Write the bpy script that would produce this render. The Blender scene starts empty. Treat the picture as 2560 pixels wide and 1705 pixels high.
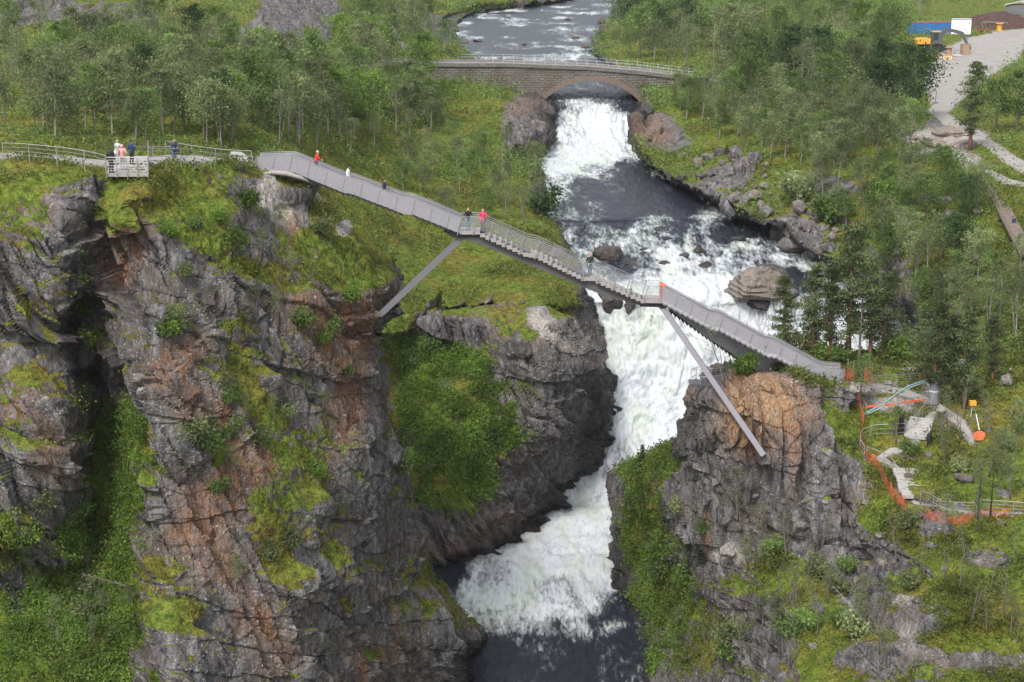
import bpy, bmesh, math, random
import numpy as np
from mathutils import Vector, Matrix
random.seed(7); RNG = np.random.default_rng(7)
scene = bpy.context.scene
COL = scene.collection
# ------------------------------------------------------------------ camera model
CAMZ = 75.0; F = 4550.0; PITCH = math.radians(14.2)
CP, SP = math.cos(PITCH), math.sin(PITCH)
def tslope(py):
    b = (np.asarray(py, float) - 852.5) / F
    return np.tan(PITCH + np.arctan(b))
def P(px, py, d):
    """photo direction (px,py) met at horizontal distance d (or, when d < 90, at height d)"""
    vx = (px - 1280.0) / F; vu = (852.5 - py) / F
    X, Y, Z = vx, CP + SP * vu, -SP + CP * vu
    if d < 90: k = (d - CAMZ) / Z
    else: k = d / Y
    return Vector((X * k, Y * k, CAMZ + Z * k))
def proj(V):
    V = np.asarray(V, float); x = V[..., 0]; y = V[..., 1]; z = V[..., 2] - CAMZ
    f = y * CP - z * SP; u = y * SP + z * CP
    return 1280 + F * x / f, 852.5 - F * u / f
# ------------------------------------------------------------------ noise
def _h(ix, iy, iz, s):
    h = (ix * 374761393 + iy * 668265263 + iz * 2147483647 + s * 974634777) & 0xFFFFFFFF
    h = ((h ^ (h >> 13)) * 1274126177) & 0xFFFFFFFF
    h = ((h ^ (h >> 16)) * 2246822519) & 0xFFFFFFFF
    h = h ^ (h >> 15)
    return (h & 0xFFFFFF) / float(0xFFFFFF)
def vn(Q, s=0):
    I = np.floor(Q).astype(np.int64); f = Q - I; f = f * f * f * (f * (f * 6 - 15) + 10)
    r = 0
    for dx in (0, 1):
        wx = f[:, 0] if dx else 1 - f[:, 0]
        for dy in (0, 1):
            wy = f[:, 1] if dy else 1 - f[:, 1]
            for dz in (0, 1):
                wz = f[:, 2] if dz else 1 - f[:, 2]
                r = r + wx * wy * wz * _h(I[:, 0] + dx, I[:, 1] + dy, I[:, 2] + dz, s)
    return r * 2 - 1
def fbm(Q, o=4, s=0, g=.5):
    r = 0; a = 1; t = 0
    for i in range(o):
        r = r + a * vn(Q * 2 ** i + 17.3 * i, s + i); t += a; a *= g
    return r / t
def ridged(Q, o=4, s=0):
    r = 0; a = 1; t = 0
    for i in range(o):
        r = r + a * (1 - 2 * np.abs(vn(Q * 2 ** i + 11.1 * i, s + i))); t += a; a *= .5
    return r / t
def worley(Q, s=0):
    I = np.floor(Q).astype(np.int64)
    f1 = np.full(len(Q), 9.); f2 = np.full(len(Q), 9.); idn = np.zeros(len(Q)); V1 = np.zeros((len(Q), 3))
    for dx in (-1, 0, 1):
        for dy in (-1, 0, 1):
            for dz in (-1, 0, 1):
                c = I + (dx, dy, dz)
                px = c[:, 0] + _h(c[:, 0], c[:, 1], c[:, 2], s); py = c[:, 1] + _h(c[:, 0], c[:, 1], c[:, 2], s + 1)
                pz = c[:, 2] + _h(c[:, 0], c[:, 1], c[:, 2], s + 2)
                D = np.stack([Q[:, 0] - px, Q[:, 1] - py, Q[:, 2] - pz], 1)
                d = np.sqrt((D * D).sum(1))
                m = d < f1
                f2 = np.where(m, f1, np.minimum(f2, d))
                idn = np.where(m, _h(c[:, 0], c[:, 1], c[:, 2], s + 3), idn)
                V1 = np.where(m[:, None], D, V1); f1 = np.where(m, d, f1)
    return f1, f2, idn, V1
def sst(a, b, x):
    t = np.clip((x - a) / (b - a), 0, 1); return t * t * (3 - 2 * t)
# ------------------------------------------------------------------ object helpers
def tag(o, label=None, cat=None, group=None, kind=None):
    if label: o['label'] = label
    if cat: o['category'] = cat
    if group: o['group'] = group
    if kind: o['kind'] = kind
    return o
def empty(name, loc, label, cat, group=None, rz=0):
    o = bpy.data.objects.new(name, None); COL.objects.link(o); o.location = loc; o.rotation_euler = (0, 0, rz)
    o.empty_display_size = .3
    return tag(o, label, cat, group)
def link(name, me, parent=None, mat=None, world=True):
    o = bpy.data.objects.new(name, me); COL.objects.link(o)
    if mat is not None and not me.materials: me.materials.append(mat)
    if parent is not None:
        o.parent = parent
        if world:   # vertices were given in world space
            o.matrix_parent_inverse = Matrix.Identity(4)
            M = (Matrix.Translation(parent.location) @ Matrix.Rotation(parent.rotation_euler[2], 4, 'Z')).inverted()
            me.transform(M)
    return o
def np_mesh(name, V, Fq, smooth=False, mats=None, mi=None):
    me = bpy.data.meshes.new(name); V = np.asarray(V, np.float32); Fq = np.asarray(Fq, np.int32)
    k = Fq.shape[1]; n = len(Fq)
    me.vertices.add(len(V)); me.vertices.foreach_set('co', V.ravel())
    me.loops.add(n * k); me.loops.foreach_set('vertex_index', Fq.ravel())
    me.polygons.add(n); me.polygons.foreach_set('loop_start', np.arange(n, dtype=np.int32) * k)
    try: me.polygons.foreach_set('loop_total', np.full(n, k, np.int32))
    except Exception: pass
    me.polygons.foreach_set('use_smooth', np.full(n, smooth, bool))
    for m in (mats or []): me.materials.append(m)
    if mi is not None: me.polygons.foreach_set('material_index', np.asarray(mi, np.int32))
    me.update(calc_edges=True)
    return me
def fattr(me, name, arr):
    a = me.attributes.new(name, 'FLOAT', 'POINT'); a.data.foreach_set('value', np.asarray(arr, np.float32))
class MB:
    def __init__(s): s.v = []; s.f = []
    def add(s, vs, fs):
        n = len(s.v); s.v += [tuple(v) for v in vs]; s.f += [tuple(i + n for i in f) for f in fs]; return s
    def box(s, c, size, rz=0, M=None):
        hx, hy, hz = [a / 2 for a in size]; R = M if M is not None else Matrix.Rotation(rz, 3, 'Z'); c = Vector(c)
        vs = [c + R @ Vector((x * hx, y * hy, z * hz)) for z in (-1, 1) for x, y in ((-1, -1), (1, -1), (1, 1), (-1, 1))]
        return s.add(vs, [(3, 2, 1, 0), (4, 5, 6, 7), (0, 1, 5, 4), (1, 2, 6, 5), (2, 3, 7, 6), (3, 0, 4, 7)])
    def bar(s, a, b, w, h=None, up=(0, 0, 1)):
        a, b = Vector(a), Vector(b); h = h or w; d = (b - a).normalized(); u = Vector(up)
        if abs(d.dot(u)) > .99: u = Vector((0, 1, 0))
        r = d.cross(u).normalized() * w / 2; q = r.cross(d).normalized() * h / 2
        vs = [p + i * r + j * q for p in (a, b) for i, j in ((-1, -1), (1, -1), (1, 1), (-1, 1))]
        return s.add(vs, [(0, 1, 2, 3), (7, 6, 5, 4), (0, 4, 5, 1), (1, 5, 6, 2), (2, 6, 7, 3), (3, 7, 4, 0)])
    def tube(s, pts, r, n=6, cap=True):
        pts = [Vector(p) for p in pts]; rs = r if isinstance(r, (list, tuple)) else [r] * len(pts); vs = []; fs = []
        for i, p in enumerate(pts):
            d = (pts[min(i + 1, len(pts) - 1)] - pts[max(i - 1, 0)])
            if d.length < 1e-6: d = Vector((0, 0, 1))
            d.normalize(); u = Vector((0, 0, 1)) if abs(d.z) < .9 else Vector((1, 0, 0))
            a = d.cross(u).normalized(); b = d.cross(a)
            for k in range(n):
                t = 2 * math.pi * k / n; vs.append(p + (a * math.cos(t) + b * math.sin(t)) * rs[i])
        for i in range(len(pts) - 1):
            for k in range(n):
                fs.append((i * n + k, i * n + (k + 1) % n, (i + 1) * n + (k + 1) % n, (i + 1) * n + k))
        if cap: fs.append(tuple(range(n - 1, -1, -1))); fs.append(tuple(range((len(pts) - 1) * n, len(pts) * n)))
        return s.add(vs, fs)
    def cyl(s, c, r, h, n=12, r2=None):
        c = Vector(c); return s.tube([c, c + Vector((0, 0, h))], [r, r if r2 is None else r2], n)
    def prism(s, poly, y0, y1):   # polygon in x,z extruded in y
        n = len(poly)
        vs = [(x, y0, z) for x, z in poly] + [(x, y1, z) for x, z in poly]
        return s.add(vs, [tuple(range(n)), tuple(range(2 * n - 1, n - 1, -1))] + [(i, i + n, (i + 1) % n + n, (i + 1) % n) for i in range(n)])
    def build(s, name, mat, parent=None, world=True, smooth=False):
        me = bpy.data.meshes.new(name); me.from_pydata(s.v, [], s.f)
        bm = bmesh.new(); bm.from_mesh(me); bmesh.ops.recalc_face_normals(bm, faces=bm.faces); bm.to_mesh(me); bm.free()
        if smooth:
            for p in me.polygons: p.use_smooth = True
        me.materials.append(mat)
        return link(name, me, parent, None, world)
# ------------------------------------------------------------------ materials
def newmat(name):
    m = bpy.data.materials.new(name); m.use_nodes = True; nt = m.node_tree; nt.nodes.clear()
    out = nt.nodes.new('ShaderNodeOutputMaterial'); b = nt.nodes.new('ShaderNodeBsdfPrincipled')
    nt.links.new(b.outputs[0], out.inputs[0]); return m, nt, b, out
class NT:
    def __init__(s, nt): s.nt = nt
    def n(s, t, **k):
        o = s.nt.nodes.new(t)
        for a, v in k.items(): setattr(o, a, v)
        return o
    def l(s, a, b): s.nt.links.new(a, b)
    def noise(s, vec, scale, detail=4, rough=.55, dist=0):
        n = s.n('ShaderNodeTexNoise'); n.inputs['Scale'].default_value = scale; n.inputs['Detail'].default_value = detail
        n.inputs['Roughness'].default_value = rough; n.inputs['Distortion'].default_value = dist
        if vec is not None: s.l(vec, n.inputs['Vector'])
        return n.outputs['Fac']
    def ramp(s, fac, stops, interp='LINEAR'):
        r = s.n('ShaderNodeValToRGB'); r.color_ramp.interpolation = interp; e = r.color_ramp.elements
        while len(e) < len(stops): e.new(.5)
        for i, (p, c) in enumerate(stops):
            e[i].position = p; e[i].color = (c, c, c, 1) if isinstance(c, (int, float)) else (*c, 1)
        s.l(fac, r.inputs[0]); return r.outputs[0]
    def mix(s, fac, a, b, mode='MIX'):
        m = s.n('ShaderNodeMix', data_type='RGBA', blend_type=mode)
        for i, v in ((0, fac), (6, a), (7, b)):
            if hasattr(v, 'links') or hasattr(v, 'is_linked'): s.l(v, m.inputs[i])
            elif i == 0: m.inputs[0].default_value = v
            else: m.inputs[i].default_value = (*v, 1)
        return m.outputs[2]
    def math(s, op, a, b=0, c=None, clamp=False):
        m = s.n('ShaderNodeMath', operation=op, use_clamp=clamp)
        for i, v in enumerate((a, b, c)):
            if v is None: continue
            if hasattr(v, 'is_linked'): s.l(v, m.inputs[i])
            else: m.inputs[i].default_value = v
        return m.outputs[0]
    def attr(s, name): return s.n('ShaderNodeAttribute', attribute_name=name).outputs['Fac']
    def pos(s, scale=(1, 1, 1), rot=(0, 0, 0), src='geo'):
        g = s.n('ShaderNodeNewGeometry').outputs['Position'] if src == 'geo' else s.n('ShaderNodeTexCoord').outputs['Object']
        m = s.n('ShaderNodeMapping'); m.inputs['Scale'].default_value = scale; m.inputs['Rotation'].default_value = rot
        s.l(g, m.inputs[0]); return m.outputs[0]
    def bump(s, h, dist, strength=1, normal=None):
        b = s.n('ShaderNodeBump'); b.inputs['Distance'].default_value = dist; b.inputs['Strength'].default_value = strength
        s.l(h, b.inputs['Height'])
        if normal is not None: s.l(normal, b.inputs['Normal'])
        return b.outputs[0]
def plain(name, col, rough=.6, metal=0, var=.15, sc=3):
    m, nt, b, _ = newmat(name); t = NT(nt)
    f = t.noise(t.pos(src='obj'), sc, 5); c = t.mix(f, tuple(x * (1 - var) for x in col), tuple(min(1, x * (1 + var)) for x in col))
    f2 = t.ramp(t.noise(t.pos(src='obj'), sc * 6, 3), [(.35, 1 - var), (.6, 1)])
    c = t.mix(1.0, c, f2, 'MULTIPLY')
    t.l(c, b.inputs['Base Color']); b.inputs['Roughness'].default_value = rough; b.inputs['Metallic'].default_value = metal
    t.l(t.bump(t.noise(t.pos(src='obj'), 25, 3), .01, .4), b.inputs['Normal'])
    return m
def leafmat(name, c1, c2, trans=.45, bright=(.75, 1.5)):
    m, nt, b, out = newmat(name); t = NT(nt)
    oi = t.n('ShaderNodeObjectInfo').outputs['Random']
    geo = t.n('ShaderNodeNewGeometry').outputs['Random Per Island']
    c = t.mix(geo, c1, c2)
    c = t.mix(1.0, c, t.ramp(oi, [(0, bright[0]), (1, bright[1])]), 'MULTIPLY')
    big = t.ramp(t.noise(t.pos(), .35, 3), [(.35, .62), (.65, 1.3)])
    c = t.mix(1.0, c, big, 'MULTIPLY')
    t.l(c, b.inputs['Base Color']); b.inputs['Roughness'].default_value = .65
    b.inputs['Specular IOR Level'].default_value = .1
    tr = t.n('ShaderNodeBsdfTranslucent'); t.l(c, tr.inputs[0])
    mx = t.n('ShaderNodeMixShader'); mx.inputs[0].default_value = trans
    t.l(b.outputs[0], mx.inputs[1]); t.l(tr.outputs[0], mx.inputs[2]); t.l(mx.outputs[0], out.inputs[0])
    return m
def terrain_mat():
    m, nt, b, out = newmat('terrain'); t = NT(nt)
    p = t.pos(); veg = t.attr('veg'); rust = t.attr('rust'); pale = t.attr('pale'); wet = t.attr('wet'); path = t.attr('path')
    ps = t.pos(scale=(1.2, 1.2, .35), rot=(0, .5, 0))
    ps2 = t.pos(scale=(3.2, 3.2, .45), rot=(0, .25, 0))
    # rock
    n1 = t.noise(p, .35, 6, .62); n2 = t.noise(ps, 1.1, 6, .65); n3 = t.noise(ps2, 2.2, 5, .65)
    rock = t.ramp(n2, [(.30, (.034, .032, .035)), (.45, (.10, .094, .097)), (.58, (.175, .167, .167)), (.72, (.29, .275, .265))])
    rock = t.mix(t.ramp(n1, [(.46, 0), (.66, .55)]), rock, t.ramp(n3, [(.3, (.075, .055, .045)), (.7, (.21, .155, .115))]))
    rs = t.math('MULTIPLY', rust, t.ramp(t.noise(ps, .8, 6, .7), [(.37, .05), (.55, .95)]))
    rock = t.mix(rs, rock, t.ramp(n3, [(.28, (.075, .035, .022)), (.45, (.20, .10, .058)), (.58, (.30, .165, .095)), (.72, (.33, .25, .18))]))
    pl = t.math('MULTIPLY', pale, t.ramp(t.noise(ps2, .9, 5, .7), [(.32, .15), (.55, 1)]))
    rock = t.mix(pl, rock, t.mix(t.math('MULTIPLY', rust, .95, clamp=True), t.ramp(n3, [(.3, (.26, .22, .18)), (.6, (.52, .48, .44))]), t.ramp(n3, [(.3, (.22, .12, .055)), (.6, (.44, .29, .15))])))
    lich = t.math('MULTIPLY', t.ramp(t.noise(p, 5.5, 3, .75), [(.57, 0), (.64, 1)]), t.ramp(t.noise(p, .5, 3), [(.42, 0), (.58, .8)]))
    rock = t.mix(lich, rock, (.46, .45, .44))
    lich2 = t.ramp(t.noise(p, 1.3, 5, .75), [(.62, 0), (.7, .55)])
    rock = t.mix(lich2, rock, (.26, .25, .13))
    crk = t.ramp(t.noise(t.pos(scale=(1, 1, .3), rot=(0, .45, 0)), 1.7, 3, .6, 1.2), [(.47, 1), (.5, .3), (.53, 1)])
    rock = t.mix(.6, rock, t.mix(1.0, rock, crk, 'MULTIPLY'))
    rock = t.mix(t.math('MULTIPLY', wet, .8), rock, (.012, .011, .012))
    # vegetation
    v1 = t.noise(p, .22, 5, .6); v2 = t.noise(p, 1.5, 5, .65); v3 = t.noise(p, 7, 3, .6)
    g = t.ramp(v2, [(.28, (.026, .044, .010)), (.42, (.075, .112, .018)), (.55, (.138, .182, .026)), (.72, (.20, .228, .048))])
    gb = t.ramp(v2, [(.3, (.08, .05, .015)), (.5, (.18, .145, .030)), (.7, (.24, .225, .055))])
    g = t.mix(t.math('MULTIPLY', t.ramp(v1, [(.47, 0), (.62, .8)]), 1.0), g, gb)
    g = t.mix(1.0, g, t.ramp(v3, [(.3, .45), (.6, 1.15)]), 'MULTIPLY')
    rk = t.ramp(t.math('ADD', veg, t.math('MULTIPLY', t.math('SUBTRACT', t.noise(p, 2.8, 4, .7), .5), .9)), [(.44, 0), (.54, 1)])
    col = t.mix(rk, rock, g)
    edge = t.ramp(t.math('ADD', veg, t.math('MULTIPLY', t.math('SUBTRACT', t.noise(p, 2.8, 4, .7), .5), .9)), [(.42, 0), (.48, .8), (.56, 0)])
    col = t.mix(t.math('MULTIPLY', edge, t.ramp(t.noise(p, .45, 2), [(.45, 0), (.6, 1)])), col, (.11, .035, .012))
    gr = t.ramp(t.noise(p, .6, 6, .7), [(.3, (.235, .22, .20)), (.5, (.29, .272, .255)), (.7, (.34, .32, .30))])
    col = t.mix(path, col, gr)
    t.l(col, b.inputs['Base Color'])
    t.l(t.ramp(wet, [(0, .85), (1, .35)]), b.inputs['Roughness'])
    b.inputs['Specular IOR Level'].default_value = .12
    h = t.math('ADD', t.math('MULTIPLY', t.noise(ps, 2.2, 7, .68), 1.0), t.math('MULTIPLY', t.noise(p, 6, 4, .6), .35))
    h = t.math('MULTIPLY', h, t.math('SUBTRACT', 1.0, t.math('MULTIPLY', path, .85)))
    t.l(t.bump(h, .5, .75), b.inputs['Normal'])
    return m
def water_mat():
    m, nt, b, out = newmat('river_water'); t = NT(nt)
    uv = t.n('ShaderNodeUVMap', uv_map='flow').outputs[0]; foam = t.attr('foam')
    mp = t.n('ShaderNodeMapping'); mp.inputs['Scale'].default_value = (1, .26, 1); t.l(uv, mp.inputs[0]); q = mp.outputs[0]
    a = t.noise(q, .30, 9, .64, .9); a2 = t.noise(q, 2.4, 7, .7, .6)
    k = t.math('ADD', t.math('MULTIPLY', t.math('SUBTRACT', a, .5), 1.6), t.math('MULTIPLY', t.math('SUBTRACT', a2, .5), 1.25))
    k = t.math('ADD', k, foam)
    fm = t.ramp(k, [(.40, 0), (.54, .28), (.82, 1)])
    green = t.ramp(t.noise(q, .3, 4), [(.45, 0), (.65, 1)])
    wc = t.mix(t.ramp(k, [(.3, 0), (.6, 1)]), (.019, .021, .030), (.10, .115, .12))
    white = t.mix(t.math('MULTIPLY', green, .42), t.ramp(a2, [(.3, (.35, .385, .43)), (.52, (.54, .565, .595))]), (.46, .52, .36))
    c = t.mix(fm, wc, white)
    t.l(c, b.inputs['Base Color']); t.l(t.ramp(fm, [(0, .35), (.6, .75)]), b.inputs['Roughness'])
    b.inputs['Specular IOR Level'].default_value = .12
    h = t.math('ADD', t.math('MULTIPLY', t.noise(q, 1.3, 6, .6, .5), 1), t.math('MULTIPLY', fm, .3))
    t.l(t.bump(h, .35, .8), b.inputs['Normal'])
    return m
def stone_mat(name, cols, scale=(1, 1, 1), mortar=(.05, .045, .04), bw=.9, rh=.38):
    m, nt, b, out = newmat(name); t = NT(nt)
    tc = t.n('ShaderNodeNewGeometry').outputs['Position']; sp = t.n('ShaderNodeSeparateXYZ'); t.l(tc, sp.inputs[0])
    cb = t.n('ShaderNodeCombineXYZ'); t.l(sp.outputs[0], cb.inputs[0]); t.l(sp.outputs[2], cb.inputs[1])
    w = t.n('ShaderNodeVectorMath', operation='ADD'); nn = t.n('ShaderNodeTexNoise'); nn.inputs['Scale'].default_value = .9
    t.l(cb.outputs[0], nn.inputs['Vector']); sc = t.n('ShaderNodeVectorMath', operation='SCALE'); sc.inputs[3].default_value = .5
    t.l(nn.outputs['Color'], sc.inputs[0]); t.l(cb.outputs[0], w.inputs[0]); t.l(sc.outputs[0], w.inputs[1])
    br = t.n('ShaderNodeTexBrick'); t.l(w.outputs[0], br.inputs['Vector']); br.inputs['Scale'].default_value = 1
    br.inputs['Brick Width'].default_value = bw; br.inputs['Row Height'].default_value = rh; br.inputs['Mortar Size'].default_value = .035
    br.inputs['Color1'].default_value = (*cols[0], 1); br.inputs['Color2'].default_value = (*cols[1], 1); br.inputs['Mortar'].default_value = (*mortar, 1)
    br.inputs['Bias'].default_value = 0
    c = t.mix(t.ramp(t.noise(cb.outputs[0], .25, 4), [(.4, 0), (.6, 1)]), br.outputs[0], t.mix(br.outputs['Fac'], cols[2], mortar))
    c = t.mix(1.0, c, t.ramp(t.noise(tc, 3, 4), [(.3, .6), (.65, 1.2)]), 'MULTIPLY')
    t.l(c, b.inputs['Base Color']); b.inputs['Roughness'].default_value = .9
    t.l(t.bump(t.math('SUBTRACT', t.noise(tc, 2, 5), br.outputs['Fac']), .12, .8), b.inputs['Normal'])
    return m
M = {}
M['terrain'] = terrain_mat(); M['water'] = water_mat()
M['steel'] = plain('galvanised_steel', (.30, .30, .31), .45, .35, .1)
M['panel'] = plain('grey_mesh_panel', (.29, .28, .30), .6, .1, .1, .8)
M['tread'] = plain('stair_tread', (.34, .31, .30), .6, .1, .1)
M['beam'] = plain('painted_beam', (.10, .092, .098), .5, .1, .08, .6)
M['strut'] = plain('strut_steel', (.145, .14, .158), .5, .15, .08, .6)
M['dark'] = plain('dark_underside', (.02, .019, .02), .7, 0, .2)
M['concrete'] = plain('concrete', (.33, .30, .28), .85, 0, .2, 1)
M['concrete_dark'] = plain('stained_concrete', (.15, .14, .13), .85, 0, .4, .7)
M['orange'] = plain('orange_plastic', (.75, .13, .045), .6, 0, .2, 4)
M['wood'] = plain('timber', (.36, .24, .15), .8, 0, .3, 2)
M['oldwood'] = plain('weathered_timber', (.22, .17, .14), .85, 0, .3, 2)
M['stonepale'] = plain('pale_stone', (.40, .38, .36), .9, 0, .3, 2)
M['rust'] = plain('rusted_steel', (.25, .09, .05), .8, 0, .3, 2)
M['blue'] = plain('blue_paint', (.03, .16, .42), .5, 0, .15, 1)
M['white'] = plain('white_paint', (.78, .79, .80), .5, 0, .05, 1)
M['yellow'] = plain('yellow_paint', (.72, .34, .04), .5, 0, .15, 1)
M['black'] = plain('black_rubber', (.018, .018, .02), .6, 0, .2)
M['glass'] = plain('dark_glass', (.03, .05, .06), .1, 0, .1)
M['arch'] = stone_mat('arch_stone', [(.145, .105, .075), (.105, .09, .078), (.175, .165, .15)], bw=1.1, rh=.42, mortar=(.03, .027, .024))
M['ring'] = plain('voussoir_stone', (.20, .145, .115), .9, 0, .45, 3)
M['bark'] = plain('birch_bark', (.30, .28, .25), .85, 0, .5, 5)
M['barkgrey'] = plain('grey_bark', (.16, .14, .12), .9, 0, .4, 5)
M['barkpine'] = plain('pine_bark', (.20, .10, .07), .9, 0, .4, 4)
M['leafgrey'] = leafmat('birch_leaf_grey', (.125, .155, .068), (.215, .25, .112))
M['leafgreen'] = leafmat('birch_leaf_green', (.10, .16, .045), (.18, .25, .075))
M['leafbright'] = leafmat('bright_leaf', (.085, .15, .028), (.18, .26, .055))
M['leafdark'] = leafmat('dark_leaf', (.030, .060, .024), (.085, .13, .045))
M['needle'] = leafmat('pine_needle', (.036, .058, .024), (.12, .145, .06), .15)
M['fern'] = leafmat('fern_leaf', (.095, .165, .028), (.18, .26, .045))
M['heath'] = leafmat('heath_leaf', (.045, .070, .018), (.17, .185, .05))
M['mossy'] = leafmat('moss_leaf', (.11, .14, .020), (.28, .295, .06))
M['skin'] = plain('skin', (.55, .33, .25), .6, 0, .05)
def cloth(name, c): return plain('cloth_' + name, c, .85, 0, .15, 6)
def mesh_screen():
    m, nt, b, out = newmat('wire_infill'); t = NT(nt)
    b.inputs['Base Color'].default_value = (.38, .38, .39, 1); b.inputs['Metallic'].default_value = .3; b.inputs['Roughness'].default_value = .5
    tr = t.n('ShaderNodeBsdfTransparent'); mx = t.n('ShaderNodeMixShader'); mx.inputs[0].default_value = .2
    t.l(tr.outputs[0], mx.inputs[1]); t.l(b.outputs[0], mx.inputs[2]); t.l(mx.outputs[0], out.inputs[0]); return m
M['screen'] = mesh_screen(); M['railpaint'] = plain('dull_white_paint', (.52, .53, .54), .6, 0, .1)
def net_mat():
    m, nt, b, out = newmat('orange_net'); t = NT(nt)
    b.inputs['Base Color'].default_value = (.62, .13, .07, 1); b.inputs['Roughness'].default_value = .6
    tr = t.n('ShaderNodeBsdfTransparent'); mx = t.n('ShaderNodeMixShader')
    t.l(t.ramp(t.noise(t.pos(), 1.2, 4), [(.35, .22), (.65, .6)]), mx.inputs[0])
    t.l(tr.outputs[0], mx.inputs[1]); t.l(b.outputs[0], mx.inputs[2]); t.l(mx.outputs[0], out.inputs[0]); return m
M['net'] = net_mat()
# ------------------------------------------------------------------ terrain patches
def catmull(A, n):
    """resample axis 0 of A to n"""
    A = np.asarray(A, float); m = len(A); u = np.linspace(0, m - 1 - 1e-9, n); i = np.floor(u).astype(int); t = u - i
    g = lambda k: A[np.clip(k, 0, m - 1)]
    p0, p1, p2, p3 = g(i - 1), g(i), g(i + 1), g(i + 2); t = t.reshape(-1, *([1] * (A.ndim - 1)))
    c = .5 * ((2 * p1) + (-p0 + p2) * t + (2 * p0 - 5 * p1 + 4 * p2 - p3) * t * t + (-p0 + 3 * p1 - 3 * p2 + p3) * t ** 3)
    lin = p1 + (p2 - p1) * t
    return .65 * c + .35 * lin
def cage(rows, nu, nv, arc=False):
    G = np.array([[tuple(P(*c)) for c in r] for r in rows])
    def even(A, n, q):   # spread the samples of axis 0 evenly over the real surface length
        B = catmull(A, (len(A) - 1) * 24 + 1); L = np.linalg.norm(np.diff(B, axis=0), axis=2); l = np.percentile(L, q, axis=1)
        l = l + l.mean() * .25; c = np.concatenate([[0], np.cumsum(l)]); u = np.interp(np.linspace(0, c[-1], n), c, np.arange(len(c)))
        i = np.clip(np.floor(u).astype(int), 0, len(B) - 2); t = (u - i)[:, None, None]; return B[i] * (1 - t) + B[i + 1] * t
    if arc: G = even(G, nv, 60); G = even(G.transpose(1, 0, 2), nu, 70).transpose(1, 0, 2)
    else: G = catmull(G, nv); G = catmull(G.transpose(1, 0, 2), nu).transpose(1, 0, 2)
    return G
def gnormals(G):
    du = np.gradient(G, axis=1); dv = np.gradient(G, axis=0)
    N = np.cross(dv, du); N /= np.linalg.norm(N, axis=2, keepdims=True) + 1e-9
    if N[..., 2].mean() + (-N[..., 1]).mean() < 0: N = -N
    return N
def grid_faces(nv, nu):
    i = np.arange(nv * nu).reshape(nv, nu)
    return np.stack([i[:-1, :-1], i[1:, :-1], i[1:, 1:], i[:-1, 1:]], -1).reshape(-1, 4)
def blobs(px, py, L):
    r = np.zeros_like(px)
    for b in L:
        cx, cy, rx, ry, rot, s = b
        c, sn = math.cos(math.radians(rot)), math.sin(math.radians(rot)); dx = px - cx; dy = py - cy
        u = (dx * c + dy * sn) / rx; v = (-dx * sn + dy * c) / ry
        r = r + s * np.exp(-(u * u + v * v) ** 1.5)
    return r
PATCHES = {}
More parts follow.
